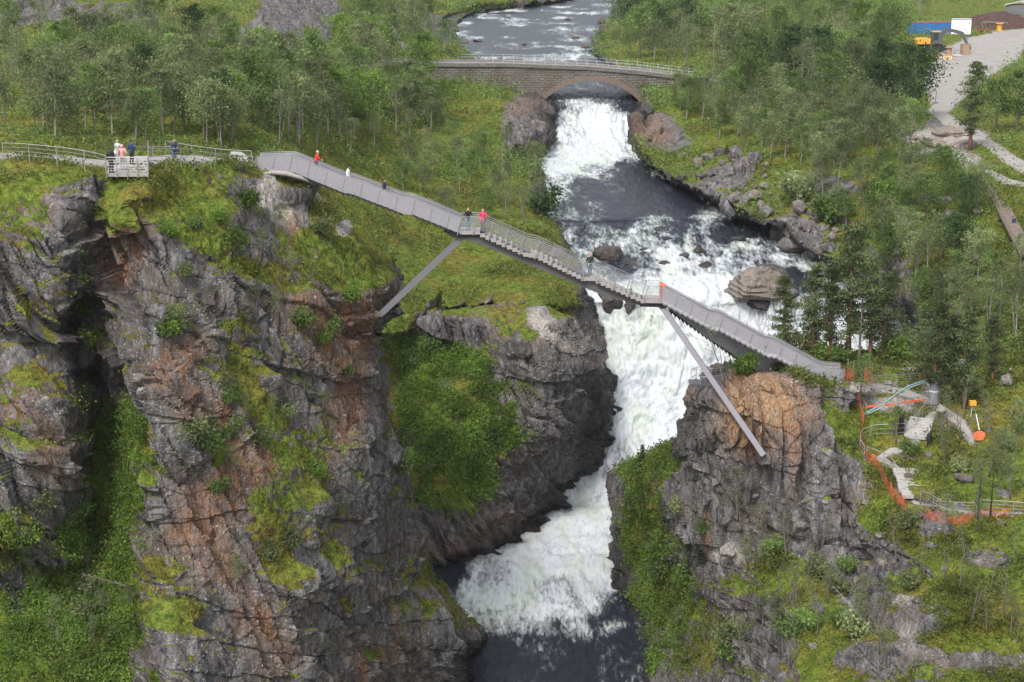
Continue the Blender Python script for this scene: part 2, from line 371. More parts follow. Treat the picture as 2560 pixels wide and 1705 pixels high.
# ------------------------------------------------------------------ masks in the photo's own layout, applied to real surfaces
VEG = [ # cx,cy,rx,ry,rot,strength : greener (+) or barer (-)
 (60,440,110,25,0,1),(420,455,90,45,10,1.3),(330,520,70,60,0,1.1),(300,440,60,20,0,.8),(540,640,110,30,25,.9),(640,690,90,18,25,.9),
 (210,700,35,70,15,1.1),(180,800,35,60,15,1.0),(120,760,60,60,0,.8),(560,820,50,60,0,.6),(620,990,120,45,40,1.1),(700,1080,90,60,60,.8),
 (320,1080,70,90,0,1.3),(270,1230,80,120,0,1.4),(230,1400,130,120,0,1.5),(120,1560,150,150,0,1.5),(20,1330,60,60,40,1.3),(300,1600,50,110,0,1.0),
 (430,1540,90,40,0,1.5),(700,1300,70,90,20,1.0),(700,1400,50,60,0,.9),(480,1300,40,60,30,.3),(830,620,80,110,30,1.2),(880,700,50,60,30,.9),
 (1085,1440,30,25,30,.9),(850,1500,25,35,0,.8),(905,1620,25,35,0,.8),(1185,1560,18,30,0,.5),(540,1480,30,50,0,.6),(760,620,60,40,30,.5),
 (60,940,70,20,0,.6),(100,1100,60,20,0,.4),(40,840,60,30,0,.9),(640,640,40,30,0,-.3),(830,970,40,30,0,.4),(800,1100,50,40,0,.4),
 (930,640,30,60,0,.7),(500,560,60,30,20,.8),(450,700,30,60,0,.6),(470,800,25,60,0,.6),(600,900,60,40,30,.7),(760,1180,50,60,0,.7),(640,1220,50,60,30,.8),(560,1120,30,60,30,.6),(800,1350,30,60,0,.5),(1030,1430,30,40,0,.5),(930,1120,20,60,0,.5),
 # middle cliff
 (1090,910,80,50,10,1.3),(1120,1000,100,70,10,1.5),(1180,1090,110,40,0,1.0),(1300,1110,60,30,0,.8),(1150,1170,130,50,0,1.4),(1120,1060,120,50,0,.8),(1100,1210,80,60,0,1.5),(1160,1240,60,30,0,.8),(1000,850,50,40,0,1.0),
 (1500,900,30,60,0,.5),(1380,780,60,25,0,.7),(1120,815,110,22,0,-.7),(1400,900,50,80,0,-1.2),(1440,1120,60,160,0,-1.3),(1180,1350,180,30,0,-1.3),(1300,1210,60,70,0,-.8),
 # right cliff
 (1640,1150,60,90,0,1.5),(1610,1300,60,110,0,1.5),(1660,1450,90,120,0,1.4),(1600,1620,60,60,0,1.2),(1700,1240,50,120,0,.9),
 (1860,1060,130,110,0,-1.6),(1790,1120,80,180,0,-1.3),(2000,1180,60,120,10,-1.3),(2110,1330,60,150,-12,-1.4),(1840,1030,90,60,0,-.9),
 (1950,1430,110,60,0,.6),(1860,1380,90,60,0,-.3),(2200,1300,90,60,0,.9),(2270,1330,110,40,20,.9),(2420,1180,130,70,0,1.1),(2180,1080,60,60,0,.9),
 (2380,1480,150,25,5,1.1),(2420,1600,130,22,5,.9),(2500,1560,80,25,0,.8),(2300,1560,60,25,0,-.7),(2440,1640,150,22,0,-.7),(2260,1650,70,40,0,-.6),
 (1800,1560,100,120,0,.8),(2040,1600,80,90,0,.5),(2100,1100,60,60,0,.5),
 (2050,1270,90,130,0,-1.4),(2170,1430,60,110,-10,-1.4),(1790,1260,90,90,0,-1.1),(1900,1250,90,70,0,-1.2),(2230,1420,40,60,0,-.9),(2480,1400,60,20,0,-.8),(2330,1320,50,25,20,-.7),(2150,1650,70,30,0,-1),(1900,1640,60,40,0,-.8),
 # right bank boulder field and rocks
 (1830,440,80,35,15,-.9),(1760,485,60,30,0,-1.1),(1990,570,80,40,10,-.9),(1900,470,30,20,0,.6),(1800,390,40,20,0,.6),(1640,330,90,45,25,-1.2),(2320,500,70,30,0,-.6),(2230,680,100,45,20,-.4),
 (2080,470,90,35,10,-.9),(2360,330,90,35,0,-1.0),(1990,620,60,40,0,-1.2),(2150,640,60,25,0,-.2),
 # left bank
 (1330,300,70,60,30,-1.5),(1290,340,40,45,30,-1.2),(1345,480,16,30,0,-1.1),(60,25,130,40,0,-2.6),(300,50,90,35,0,-2.3),(745,40,85,100,25,-3.2),(640,110,50,40,20,-2.2),(520,90,60,20,0,-1.2),(900,-5,30,20,0,-1),
 (1090,60,45,35,30,-.9),(240,100,40,15,0,-.6),(500,70,50,20,0,-.4),(170,460,100,35,0,-.4),(1440,700,30,60,0,-.3),
]
RUST = [(310,640,50,100,25,1.2),(440,900,50,80,50,1.1),(500,1010,60,70,60,.8),(560,1060,80,50,50,1),(760,770,60,60,40,1.0),(860,830,60,90,30,1.4),(890,900,40,110,10,1.2),
 (860,1050,50,90,10,1.1),(600,1200,60,130,30,1.0),(520,1250,90,70,20,.8),(480,1350,80,60,0,.8),(560,1420,60,60,0,.8),(640,1180,60,50,0,.7),(130,1130,60,90,0,.6),
 (990,1560,10,60,0,1.0),(900,1680,20,60,0,.8),(950,1640,90,60,0,.3),(640,1540,60,60,0,.8),(690,1620,60,80,0,.5),(60,1000,60,60,0,.5),(730,590,25,60,0,.8),
 (100,530,60,60,0,.35),(1250,1320,90,50,0,.4),(1100,1370,80,30,0,.4),(1930,990,110,60,20,1.6),(1890,1050,90,90,10,1.5),(1990,1150,20,90,0,.8),
 (1500,300,0.1,0.1,0,0),(1620,320,60,40,30,.9),(1300,260,60,30,0,.5),(1765,1330,12,60,0,1),(1690,980,40,25,0,.8),(960,740,30,60,30,.5),(1880,960,60,30,0,1.1),(300,1150,40,40,0,.2)]
PALE = [(670,470,26,45,20,1.1),(700,530,50,22,45,1.0),(750,545,40,20,30,.8),(790,480,30,15,0,.5),(860,570,25,30,30,1),(790,640,20,45,10,.6),(1350,790,40,30,20,.9),(1380,840,60,20,30,.8),
 (1200,770,40,20,0,.35),(2380,345,110,25,0,1.2),(2400,390,70,16,10,1.0),(2300,345,40,16,0,.7),(1840,400,40,30,0,.3),(2180,1240,40,60,0,.3),(2260,1500,50,15,0,.7),(1830,1385,50,22,0,.9),
 (2270,1580,30,50,0,.6),(2300,1140,60,20,0,.5),(1910,1010,90,70,0,.8),(1830,1060,40,70,0,.4),(2180,970,60,14,0,1.0),(2330,980,40,30,0,.6),(2230,1010,60,25,0,.8)]
WET = [(1485,1130,50,160,0,1.1),(1410,1280,60,60,0,1.1),(1300,1385,150,18,0,1.2),(1350,1320,80,45,0,1.0),(1500,1000,20,80,0,.9),(1560,1500,25,120,0,1.0),(1560,1650,60,50,0,.8),
 (185,860,22,100,0,1.2),(230,960,30,60,0,.9),(1200,1660,50,40,0,1.2),(1140,1620,60,40,0,.5),(1350,290,40,50,0,.4),(1610,290,20,40,0,.6),(40,1500,40,60,0,.9),(1465,760,25,60,0,.8),  # also darkens the crevice and gully of the left cliff
 (1190,1590,60,40,0,.3),(1360,500,30,60,0,.6),(1540,1380,16,90,0,.8)]
def pathline(px, py, pts, w):
    best = np.full(px.shape, 1e9)
    for (x0, y0), (x1, y1) in zip(pts[:-1], pts[1:]):
        dx, dy = x1 - x0, y1 - y0; t = np.clip(((px - x0) * dx + (py - y0) * dy) / (dx * dx + dy * dy), 0, 1)
        best = np.minimum(best, np.hypot(px - x0 - t * dx, (py - y0 - t * dy) * 1.6))
    return 1 - sst(w * .8, w * 1.1, best)
def inpoly(px, py, poly):
    r = np.zeros(px.shape, bool); n = len(poly)
    for i in range(n):
        x0, y0 = poly[i]; x1, y1 = poly[(i + 1) % n]
        c = ((y0 > py) != (y1 > py)) & (px < (x1 - x0) * (py - y0) / (y1 - y0 + 1e-9) + x0); r ^= c
    return r
YARD = [(2330,160),(2360,125),(2420,95),(2500,78),(2700,60),(2700,110),(2560,125),(2545,150),(2480,190),(2400,255),(2370,285),(2330,270),(2300,200)]
def patch(name, rows, nu, nv, rock=1.0, vegb=0.0, nzw=1.0, amp=1.0, smooth=False, label=None, seed=0, dip=-.42, cell=(3.6, 3.6, 8.5)):
    G = cage(rows, nu, nv, not smooth); N = gnormals(G); Vv = G.reshape(-1, 3); Nn = N.reshape(-1, 3)
    px, py = proj(Vv)
    vb = blobs(px, py, VEG); nz0 = Nn[:, 2]
    # warp
    W = np.stack([fbm(Vv * .12, 3, 5 + seed), fbm(Vv * .12 + 31, 3, 8 + seed), fbm(Vv * .12 + 77, 3, 11 + seed)], 1)
    soft = sst(.15, .9, nz0 * nzw + vb * .5 + vegb + fbm(Vv * .15, 3, 21 + seed) * .35)
    R = (1 - soft) * rock
    q = Vv + W * 1.3; a = dip
    qr = np.stack([q[:, 0] * math.cos(a) - q[:, 2] * math.sin(a), q[:, 1], q[:, 0] * math.sin(a) + q[:, 2] * math.cos(a)], 1)
    f1, f2, idn, V1 = worley(qr / cell, 3 + seed)
    tilt = (V1 * (np.stack([_h((idn * 99991).astype(np.int64), 1 + 0 * idn.astype(np.int64), 2, 5), _h((idn * 99991).astype(np.int64), 3 + 0 * idn.astype(np.int64), 2, 6), _h((idn * 99991).astype(np.int64), 5 + 0 * idn.astype(np.int64), 2, 7)], 1) - .5)).sum(1)
    k_ = sst(0, .09, f2 - f1); D = -.9 + ((idn * 2.0 - .75 + tilt * 2.4) + .9) * k_
    f1, f2, idn, V1 = worley(qr / (1.2, 1.3, 3.6) + 9, 13 + seed)
    hh = (idn * 99991).astype(np.int64); o = 0 * hh
    tilt = (V1 * (np.stack([_h(hh, o + 1, o, 5), _h(hh, o + 3, o, 6), _h(hh, o + 5, o, 7)], 1) - .5)).sum(1)
    k_ = sst(0, .12, f2 - f1); D = D - .3 + (idn * .8 + tilt * 1.1) * k_
    f1, f2, idn, V1 = worley(qr / (.5, .5, 1.5) + 5, 23 + seed)
    D = D + (idn * .38) * sst(0, .25, f2 - f1)
    D = D + ridged(qr * (.35, .35, .12), 4, 31) * .35 + fbm(Vv * 1.3, 3, 41) * .15
    # tilted slabs: sharp-edged saw-tooth joints in a steep and a gently dipping set
    def saw(nv_, per, wv, sd):
        s_ = Vv @ np.array(nv_) / per + fbm(Vv * (.35 / per), 2, sd) * wv; i_ = np.floor(s_).astype(np.int64); t_ = s_ - i_; o_ = 0 * i_
        jn = np.floor(Vv @ np.array((nv_[2], .25, -nv_[0])) / (per * 2.6) + _h(i_, o_, o_, sd) * 7).astype(np.int64)
        am = .35 + .9 * _h(i_, jn, o_ + 3, sd); return (t_ * am + (_h(i_, jn, o_ + 1, sd) - .5) * .5) * 1.0
    cd, sd_ = math.cos(dip), math.sin(dip)
    SW = saw((cd, .22, -sd_), 3.1, .5, 201) * 1.7 + saw((.34, .15, .93), 5.2, .7, 211) * -.42 + saw((cd, .3, -sd_), 1.05, .5, 221) * .62 + saw((.4, .2, .9), 1.7, .6, 231) * -.16 + saw((.75, .3, .6), 2.2, .6, 241) * .3
    D = D * .30 + (SW - .3) * 1.15
    S = fbm(Vv * .10, 3, 51) * 1.2 + fbm(Vv * .35, 3, 61) * .75 + np.abs(fbm(Vv * 1.1, 3, 66)) * .7
    disp = (D * R + S * (1 - R) * (.7 if not smooth else .55)) * amp
    # keep the skirt of the patch fixed where it is tucked under its neighbour
    Vd = Vv + Nn * disp[:, None]
    if smooth: Vd = Vv + np.stack([Nn[:, 0] * disp * .6, Nn[:, 1] * disp * .6, disp], 1)
    # yard and paths are level
    yard = inpoly(px, py, YARD).astype(float)
    path = np.zeros(len(px))
    if name in ('right_bank', 'right_cliff', 'left_plateau', 'left_cliff'):
        for pts, w in PATHS.get(name, []): path = np.maximum(path, pathline(px, py, pts, w))
        path = np.maximum(path, yard * (name == 'right_bank'))
        k = path[:, None]; Vd = Vd * (1 - k) + (Vv + (0, 0, .15)) * k
    G2 = Vd.reshape(nv, nu, 3); N2 = gnormals(G2).reshape(-1, 3); nz = N2[:, 2]
    # smooth normal z a little
    z = nz.reshape(nv, nu); zz = z.copy()
    for _ in range(2): zz[1:-1, 1:-1] = (zz[1:-1, 1:-1] * 2 + zz[:-2, 1:-1] + zz[2:, 1:-1] + zz[1:-1, :-2] + zz[1:-1, 2:]) / 6
    nz = zz.reshape(-1); px, py = proj(Vd)
    veg = np.clip(.12 + nz * nzw * .75 + vegb + vb * np.where(vb < 0, .75, .45) + fbm(Vv * .3, 3, 71) * .42 + fbm(Vv * 1.1, 2, 75) * .16, 0, 1)
    rust = np.clip(blobs(px, py, RUST), 0, 1); pale = np.clip(blobs(px, py, PALE), 0, 1); wet = np.clip(blobs(px, py, WET), 0, 1)
    zl = Vd[:, 2]
    # wet rock rim beside the water
    wl = np.interp(py, RIVER_Y, RIVER_Z); wet = np.clip(wet + sst(1.6, .3, zl - wl) * (px > 1000) * .9, 0, 1)
    veg = veg * (1 - .9 * wet) * (1 - np.clip(pale, 0, 1) * .8) * (1 - np.clip(rust, 0, 1) * .35)
    me = np_mesh(name, Vd, grid_faces(nv, nu), smooth, [M['terrain']])
    for nme, arr in (('veg', veg), ('rust', rust), ('pale', pale), ('wet', wet), ('path', path)): fattr(me, nme, arr)
    o = link(name, me); tag(o, label, None, None, 'structure')
    PATCHES[name] = dict(V=Vd, N=N2, veg=veg, px=px, py=py, path=path, wet=wet, obj=o, nz=nz, rust=rust)
    return o
RIVER_Y = [-60, 150, 230, 255, 300, 350, 385, 410, 540, 560, 600, 650, 700, 745, 800, 880, 960, 1060, 1150, 1250, 1330, 1400, 1900]
RIVER_Z = [38.6, 38.5, 38.0, 37.0, 34.8, 32.3, 31.2, 31.0, 30.8, 30.4, 29.6, 28.8, 28.0, 27.0, 24.5, 21.0, 17.5, 13.5, 10.5, 8.0, 7.2, 7.0, 7.0]
PATHS = {
 'left_cliff': [([(-80,392),(120,398),(220,408),(300,415),(420,398),(560,405),(640,412)], 13)],
 'left_plateau': [([(905,-20),(925,10),(945,50),(975,62),(1010,120)], 7)],
 'right_bank': [([(2340,280),(2380,310),(2440,340),(2520,400),(2560,420)], 22), ([(2290,380),(2380,385),(2450,420),(2520,455),(2580,470)], 12)],
 'right_cliff': [([(2100,962),(2180,972),(2260,985),(2330,1010),(2400,1060),(2430,1110)], 16),([(2330,1040),(2300,1090),(2270,1130),(2230,1130),(2200,1150),(2250,1180),(2265,1240)], 13),([(2250,1235),(2290,1262),(2400,1285),(2560,1290)], 8)],
}
# near left cliff
LC = [
 [(-80,358,152),(60,362,152),(160,366,152),(260,372,152),(370,372,152),(470,376,154),(560,380,156),(640,390,158),(700,405,160),(740,430,162),(760,450,165)],
 [(-80,392,136),(60,396,136),(160,402,136),(260,412,134),(370,400,137),(450,396,139),(560,405,141),(640,415,144),(700,425,147),(750,450,152),(790,480,158)],
 [(-80,412,128),(60,416,128),(160,424,128),(260,448,127),(370,444,128),(450,412,132),(560,430,136),(640,440,139),(700,455,141),(760,475,145),(815,505,158)],
 [(-80,480,124),(60,480,124),(160,490,124),(250,500,127),(330,500,124),(430,500,128),(560,520,131),(660,530,136),(740,520,141),(830,545,146),(890,575,158)],
 [(-80,600,121),(60,600,121),(150,600,122),(230,600,128),(310,600,125),(400,600,124),(540,620,127),(670,620,133),(780,620,137),(900,620,143),(965,645,156)],
 [(-80,740,120),(60,740,120),(140,740,121),(210,740,129),(290,740,127),(390,740,122),(540,740,126),(690,730,131),(800,720,136),(915,725,142),(965,720,154)],
 [(-80,860,120),(50,860,120),(140,860,122),(190,860,129),(270,860,126),(378,860,119.5),(540,860,125),(700,860,129),(830,850,135),(925,840,141),(955,840,155)],
 [(-80,1000,117),(50,1000,116),(150,1000,119),(205,1000,127),(300,1000,128),(385,1000,118),(540,1000,123),(700,1000,127),(850,1000,133),(985,1000,141),(1015,1000,155)],
 [(-80,1150,115),(50,1150,114),(150,1150,117),(200,1150,124),(310,1150,125),(388,1150,117),(540,1150,121),(720,1150,125),(870,1150,131),(1030,1150,141),(1060,1150,155)],
 [(-80,1300,114),(50,1300,114),(150,1310,117),(210,1310,123),(300,1300,121),(395,1300,116),(540,1300,119),(730,1300,123),(880,1300,130),(1055,1300,142),(1085,1300,156)],
 [(-80,1450,117),(50,1450,117),(150,1450,118),(230,1450,118),(320,1450,117),(420,1450,114),(560,1450,117),(740,1450,121),(900,1450,129),(1100,1440,144),(1140,1440,158)],
 [(-80,1600,112),(50,1600,112),(150,1600,113),(230,1600,113),(330,1600,113),(430,1600,111),(560,1600,115),(760,1600,120),(930,1600,130),(1210,1600,146),(1240,1600,160)],
 [(-80,1740,108),(50,1740,108),(150,1740,109),(230,1740,109),(330,1740,110),(430,1740,109),(560,1740,113),(760,1740,119),(930,1740,129),(1160,1740,142),(1200,1740,158)],
 [(-80,1900,104),(50,1900,104),(150,1900,105),(230,1900,105),(330,1900,106),(430,1900,106),(560,1900,110),(760,1900,116),(930,1900,126),(1130,1900,136),(1180,1900,150)]]
for i_ in range(5, len(LC)):
    for c_, dx_ in ((7, -10), (8, -30), (9, -68), (10, -72)): q_ = LC[i_][c_]; LC[i_][c_] = (q_[0] + dx_ * {5: -.12, 6: .45}.get(i_, 1), q_[1], q_[2] - (1.5 if i_ == 5 and c_ in (8, 9) else 0))
patch('left_cliff', LC, 520, 600, 1.0, -.03, .95, .85, label='left gorge cliff face of grey and rust rock under the platform')
# left plateau behind
def bk(y, xs): return xs
LP = []
def wz(y): return float(np.interp(y, RIVER_Y, RIVER_Z))
rowsB = [ # y, d for x=-100,150,400,650,850,1000 ; z at 1120(if<b), bank x
 (-90, [400,420,440,480,560,640], 45, 1620, 650),
 (-40, [340,350,370,410,480,560], 43, 1500, 600),
 (0,   [300,310,330,360,440,500], 41, 1425, 560),
 (30,  [285,292,310,335,410,475], 40, 1200, None),
 (60,  [270,275,290,310,385,440], 39.3, 1145, None),
 (130, [240,245,255,275,330,370], 39.6, 1160, None),
 (190, [218,222,232,246,290,318], 40.6, 1270, None),
 (250, [203,203,212,224,266,294], 39.3, 1370, None),
 (300, [188,188,196,208,250,277], 38.0, 1378, None),
 (350, [172,174,182,195,235,262], 36.8, 1385, None),
 (400, [160,161,168,184,226,250], 36.0, 1352, None),
 (450, [152,152,158,178,214,238], 34.8, 1350, None),
 (510, [150,150,155,172,202,224], 34.2, 1362, None),
 (570, [150,150,155,168,194,213], 33.2, 1400, None),
 (640, [150,150,155,165,186,202], 31.6, 1432, None),
 (700, [150,150,155,165,180,194], 30.8, 1462, None),
 (770, [150,150,155,165,176,186], 30.2, 1468, None),
 (830, [150,150,155,165,174,181], 24.0, 1468, None)]
for y, ds, z1, b, dd in rowsB:
    r = [(x, y, d) for x, d in zip((-100, 150, 400, 650, 850, 1000), ds)]
    w = wz(y); bb = b
    if b - 110 > 1120: xs = [1000 + (b - 1000) * k for k in (.35, .65)]
    else: xs = [1000 + (b - 1000) * k for k in (.35, .65)]
    r += [(xs[0], y, z1 + (.4 if y < 500 else .1)), (xs[1], y, z1), (b - 45, y, min(z1 - .5, w + (2.2 if 290 < y < 640 else 1.0)) if y < 700 else z1 - .8), (b - 8, y, w + .5), (b + 14, y, w - 1.5), (b + 60, y, w - 4)]
    LP.append(r)
patch('left_plateau', LP, 560, 420, .9, .34, .75, .9, smooth=True, label='grassy plateau and hillside left of the river', seed=100)
# middle cliff
MC = [
 [(850,705,28.4),(950,705,28.4),(1050,705,28.4),(1150,705,28.4),(1250,705,28.4),(1350,700,28.4),(1430,690,27.5),(1455,690,225)],
 [(850,775,192),(950,772,192),(1050,760,193),(1150,765,193),(1250,770,192),(1350,752,194),(1455,740,206),(1478,740,222)],
 [(850,800,188),(950,800,188),(1050,795,187),(1150,800,187),(1250,808,187),(1350,785,189),(1462,790,203),(1486,790,218)],
 [(850,860,187),(950,860,187),(1060,860,186),(1150,870,186),(1250,865,185),(1350,850,185),(1468,850,200),(1495,850,215)],
 [(850,950,184),(950,950,183),(1050,950,182),(1150,950,182),(1260,950,183),(1370,950,184),(1505,950,199),(1540,950,212)],
 [(860,1050,180),(960,1050,179),(1050,1050,179),(1150,1050,179),(1250,1060,180),(1370,1050,184),(1500,1040,199),(1530,1045,210)],
 [(860,1150,178),(960,1150,177),(1060,1150,177),(1160,1150,177),(1250,1150,179),(1360,1150,184),(1462,1140,197),(1492,1145,206)],
 [(860,1270,177),(960,1270,176),(1060,1270,175.5),(1150,1270,176),(1240,1270,178.5),(1320,1260,185),(1400,1245,194),(1425,1250,204)],
 [(860,1390,176),(960,1395,175.5),(1060,1395,175.5),(1140,1390,176.5),(1210,1375,179),(1275,1355,182),(1330,1330,186),(1345,1330,196)],
 [(860,1480,174),(960,1480,174),(1060,1480,174),(1140,1470,175),(1210,1450,178),(1275,1430,181),(1330,1400,186),(1345,1400,196)]]
patch('middle_cliff', MC, 300, 400, 1.0, -.08, .95, .85, label='middle gorge cliff below the meadow left of the waterfall', seed=40)
# right bank
RB = []
for y, b, zz in [(-90,1640,(43,45,46)),(-40,1600,(42.5,44,45)),(0,1575,(42,43,44)),(60,1505,(42,42.5,42.8)),(130,1480,(41.8,42.2,42.3)),(190,1560,(41,42,42)),
   (250,1612,(40.5,41.6,41.6)),(300,1590,(39.8,41.4,41.5)),(350,1572,(38.8,41,41.2)),(400,1600,(37.8,40.2,41)),(450,1660,(36.8,39.2,40.6)),(490,1735,(36,38.4,40.2)),
   (535,1830,(35.2,37.6,40)),(570,1935,(34.6,37.1,39.6)),(620,1985,(34,36.6,39.4)),(660,2060,(33.6,36.3,39.2)),(700,2130,(33.2,36.2,39)),(750,2205,(32.6,36,38.7)),(810,2252,(32,35.6,38.3)),(880,2275,(31.2,35.2,37.8)),(960,2290,(30,34,36))]:
    w = wz(y); L = 2680 - b
    RB.append([(b - 60, y, w - 4), (b - 14, y, w - 1.5), (b + 8, y, w + .6), (b + 40, y, w + (2.4 if 240 < y < 760 else 1.2)), (b + .2 * L, y, w * .35 + zz[0] * .65), (b + .38 * L, y, zz[0]), (b + .6 * L, y, (zz[0] + zz[1]) / 2 + .2), (b + .8 * L, y, zz[1]), (2680, y, zz[2])])
patch('right_bank', RB, 440, 420, .95, .22, .8, .9, smooth=True, label='wooded and rocky bank right of the river with gravel yard', seed=140)
# right cliff
RC = [
 [(1770,950,156),(1835,920,156),(1900,880,158),(1980,882,160),(2060,882,160),(2140,880,160),(2230,880,160),(2330,880,160),(2450,880,160),(2700,880,160)],
 [(1755,958,148),(1820,932,148),(1900,915,148),(1980,925,149),(2060,935,150),(2130,935,150),(2230,930,150),(2330,930,150),(2450,930,150),(2700,930,150)],
 [(1748,985,142.5),(1800,968,141),(1870,945,138),(1960,945,138),(2040,960,139),(2120,968,140),(2220,975,143),(2330,990,143),(2450,990,143),(2700,990,143)],
 [(1722,1000,143),(1775,1005,137),(1850,1000,136),(1940,1000,136),(2030,1015,137),(2100,1030,138),(2200,1040,138),(2320,1060,137),(2450,1060,137),(2700,1060,137)],
 [(1700,1075,150),(1765,1070,138),(1850,1070,135),(1940,1070,134.5),(2030,1080,134.5),(2100,1100,135),(2190,1130,135),(2310,1140,133),(2450,1140,132),(2700,1140,132)],
 [(1625,1135,160),(1720,1130,150),(1830,1140,137),(1930,1150,133.5),(2030,1160,133),(2110,1180,133),(2210,1200,132),(2310,1210,129),(2450,1220,128),(2700,1220,128)],
 [(1572,1190,166),(1670,1210,155),(1800,1240,138),(1910,1260,134),(2020,1260,131),(2120,1270,131),(2220,1280,128),(2320,1280,125),(2450,1285,124),(2700,1290,124)],
 [(1562,1260,168),(1640,1290,160),(1780,1320,142),(1890,1350,133),(2010,1350,129),(2130,1350,129),(2230,1340,126),(2330,1340,122),(2450,1340,121),(2700,1340,121)],
 [(1550,1370,168),(1620,1390,162),(1750,1410,147),(1870,1430,132),(2000,1440,126),(2150,1440,126),(2240,1420,122),(2340,1420,118),(2460,1420,117),(2700,1420,117)],
 [(1558,1480,167),(1620,1490,160),(1740,1510,147),(1860,1530,131),(2000,1530,122),(2150,1530,120),(2250,1510,117),(2350,1500,114),(2470,1500,113),(2700,1500,113)],
 [(1580,1600,160),(1640,1610,153),(1740,1620,142),(1860,1640,127),(2000,1640,118),(2150,1630,115),(2260,1610,112),(2360,1600,110),(2480,1600,109),(2700,1600,109)],
 [(1590,1720,150),(1640,1730,143),(1740,1730,134),(1860,1740,123),(2000,1740,114),(2150,1740,110),(2260,1730,107),(2360,1720,105),(2480,1720,104),(2700,1720,104)],
 [(1600,1880,143),(1650,1880,136),(1740,1880,128),(1860,1880,118),(2000,1880,109),(2150,1880,105),(2260,1880,102),(2360,1880,100),(2480,1880,100),(2700,1880,100)]]
RC = [[(r[0][0] - 10, r[0][1], r[0][2] + 16)] + r for r in RC]
for i_ in range(1, 6):
    for c_, dx_ in ((0, 70), (1, 62), (2, 40), (3, 15)): q_ = RC[i_][c_]; RC[i_][c_] = (q_[0] + dx_ * (.6 if i_ in (1, 5) else 1), q_[1], q_[2])
patch('right_cliff', RC, 480, 520, 1.0, -.14, 1.0, .8, label='right gorge cliff and mossy slope carrying the bridge end', seed=60, dip=-.06, cell=(2.6, 3.0, 8.0))
# river
RV = []
for y, x0, x1 in [(-60,1480,1680),(-20,1420,1640),(0,1380,1610),(30,1110,1580),(60,1080,1550),(140,1080,1530),(190,1200,1600),(230,1290,1640),(255,1340,1640),(300,1340,1620),(350,1340,1610),
   (385,1330,1610),(410,1310,1640),(470,1310,1740),(540,1340,1870),(560,1350,1990),(600,1365,2010),(650,1395,2090),(700,1425,2170),(745,1435,2240),(770,1435,2270),(800,1435,2290),(880,1440,2310),(960,1450,2200),
   (1060,1440,1900),(1150,1410,1760),(1250,1330,1720),(1330,1150,1700),(1400,1000,1700),(1550,1000,1720),(1720,1020,1760),(1900,1020,1800)]:
    w = wz(y); RV.append([(x0 + (x1 - x0) * k, y, w) for k in np.linspace(0, 1, 7)])
nu, nv = 300, 760
G = cage(RV, nu, nv); Vr = G.reshape(-1, 3); px, py = proj(Vr)
FOAM = [(1500,-20,.42),(1300,60,.34),(1450,40,.38),(1400,110,.42),(1250,110,.36),(1350,140,.62),(1500,130,.4),(1400,220,.25),(1470,215,.3),(1550,225,.2),(1440,235,.3),(1430,258,.8),(1500,250,.4),(1500,272,.85),(1580,250,.2),(1540,235,.15),(1600,275,.1),
 (1400,260,.4),(1400,300,.7),(1420,340,.8),(1480,300,1.15),(1520,340,1.2),(1560,330,1.1),(1460,380,1.2),(1530,385,1.15),(1400,400,1.1),(1580,380,.7),(1380,430,1.0),(1480,420,.7),(1560,420,.15),(1400,460,.6),
 (1620,440,-.1),(1480,480,-.05),(1600,500,-.05),(1700,520,0),(1470,512,.5),(1440,520,.3),(1540,540,.05),(1400,560,.55),(1430,590,.7),(1500,590,.75),(1560,600,.8),(1620,580,.7),(1640,610,.75),(1700,560,.4),(1760,570,.75),(1740,600,.7),
 (1830,590,.25),(1880,570,.5),(1850,620,.75),(1950,640,.95),(2020,660,.9),(1900,650,.8),(1800,640,.8),(1740,650,.95),(1650,650,.95),(1600,650,.8),(1560,670,.45),(1520,650,.55),(1480,640,.7),(1620,690,.95),(1700,700,1.0),(1780,720,1.1),(1980,690,.3),
 (1500,700,.8),(1580,720,.95),(1660,740,1.2),(1480,760,1.0),(1540,770,1.05),(1600,790,.75),(1660,820,1.3),(1500,820,.8),(1590,860,.72),(1560,830,.85),(1700,860,1.3),(1530,900,1.1),(1620,920,1.2),(1580,960,1.1),(1660,980,1.3),(1540,1040,1.1),(1600,1060,1.2),
 (1520,1130,1.0),(1500,1180,.9),(1545,1190,.75),(1490,1230,.82),(1440,1280,.95),(1500,1280,1.2),(1540,1300,1.2),(1400,1330,1.1),(1500,1350,1.25),(1300,1380,1.0),(1400,1400,1.15),(1500,1420,1.0),(1200,1420,.75),(1130,1425,.05),(1090,1410,0),
 (1200,1470,.75),(1300,1460,.95),(1400,1470,.95),(1350,1495,.95),(1530,1450,.8),(1250,1520,.7),(1350,1520,.88),(1450,1520,.85),(1300,1560,.6),(1400,1570,.5),(1300,1600,.33),(1500,1560,.45),(1400,1610,.3),(1260,1620,.2),(1450,1640,.2),(1300,1680,.12),(1500,1640,.12),(1560,1600,.05),
 (1550,1500,.25),(1400,1710,.1),(1200,1700,.05),(2100,700,.9),(2200,780,1.1),(2240,860,1.2),(2150,800,1.0)]  # low value at the lower pool's right side paints its shadow as missing foam
FA = np.array(FOAM); num = np.zeros(len(px)); den = np.zeros(len(px))
for x, y, v in FOAM:
    w = 1 / (((px - x) ** 2 + ((py - y) * 1.3) ** 2) + 150) ** 1.7; num += w * v; den += w
foam = num / den
foam = foam + (.0 + fbm(np.stack([Vr[:, 0] / 7, Vr[:, 1] / 9, 0 * px], 1), 4, 19) * .8 - .10) * sst(190, 130, py)
foam = foam - .20 * sst(540, 560, py) * sst(760, 700, py) * (foam < .99)
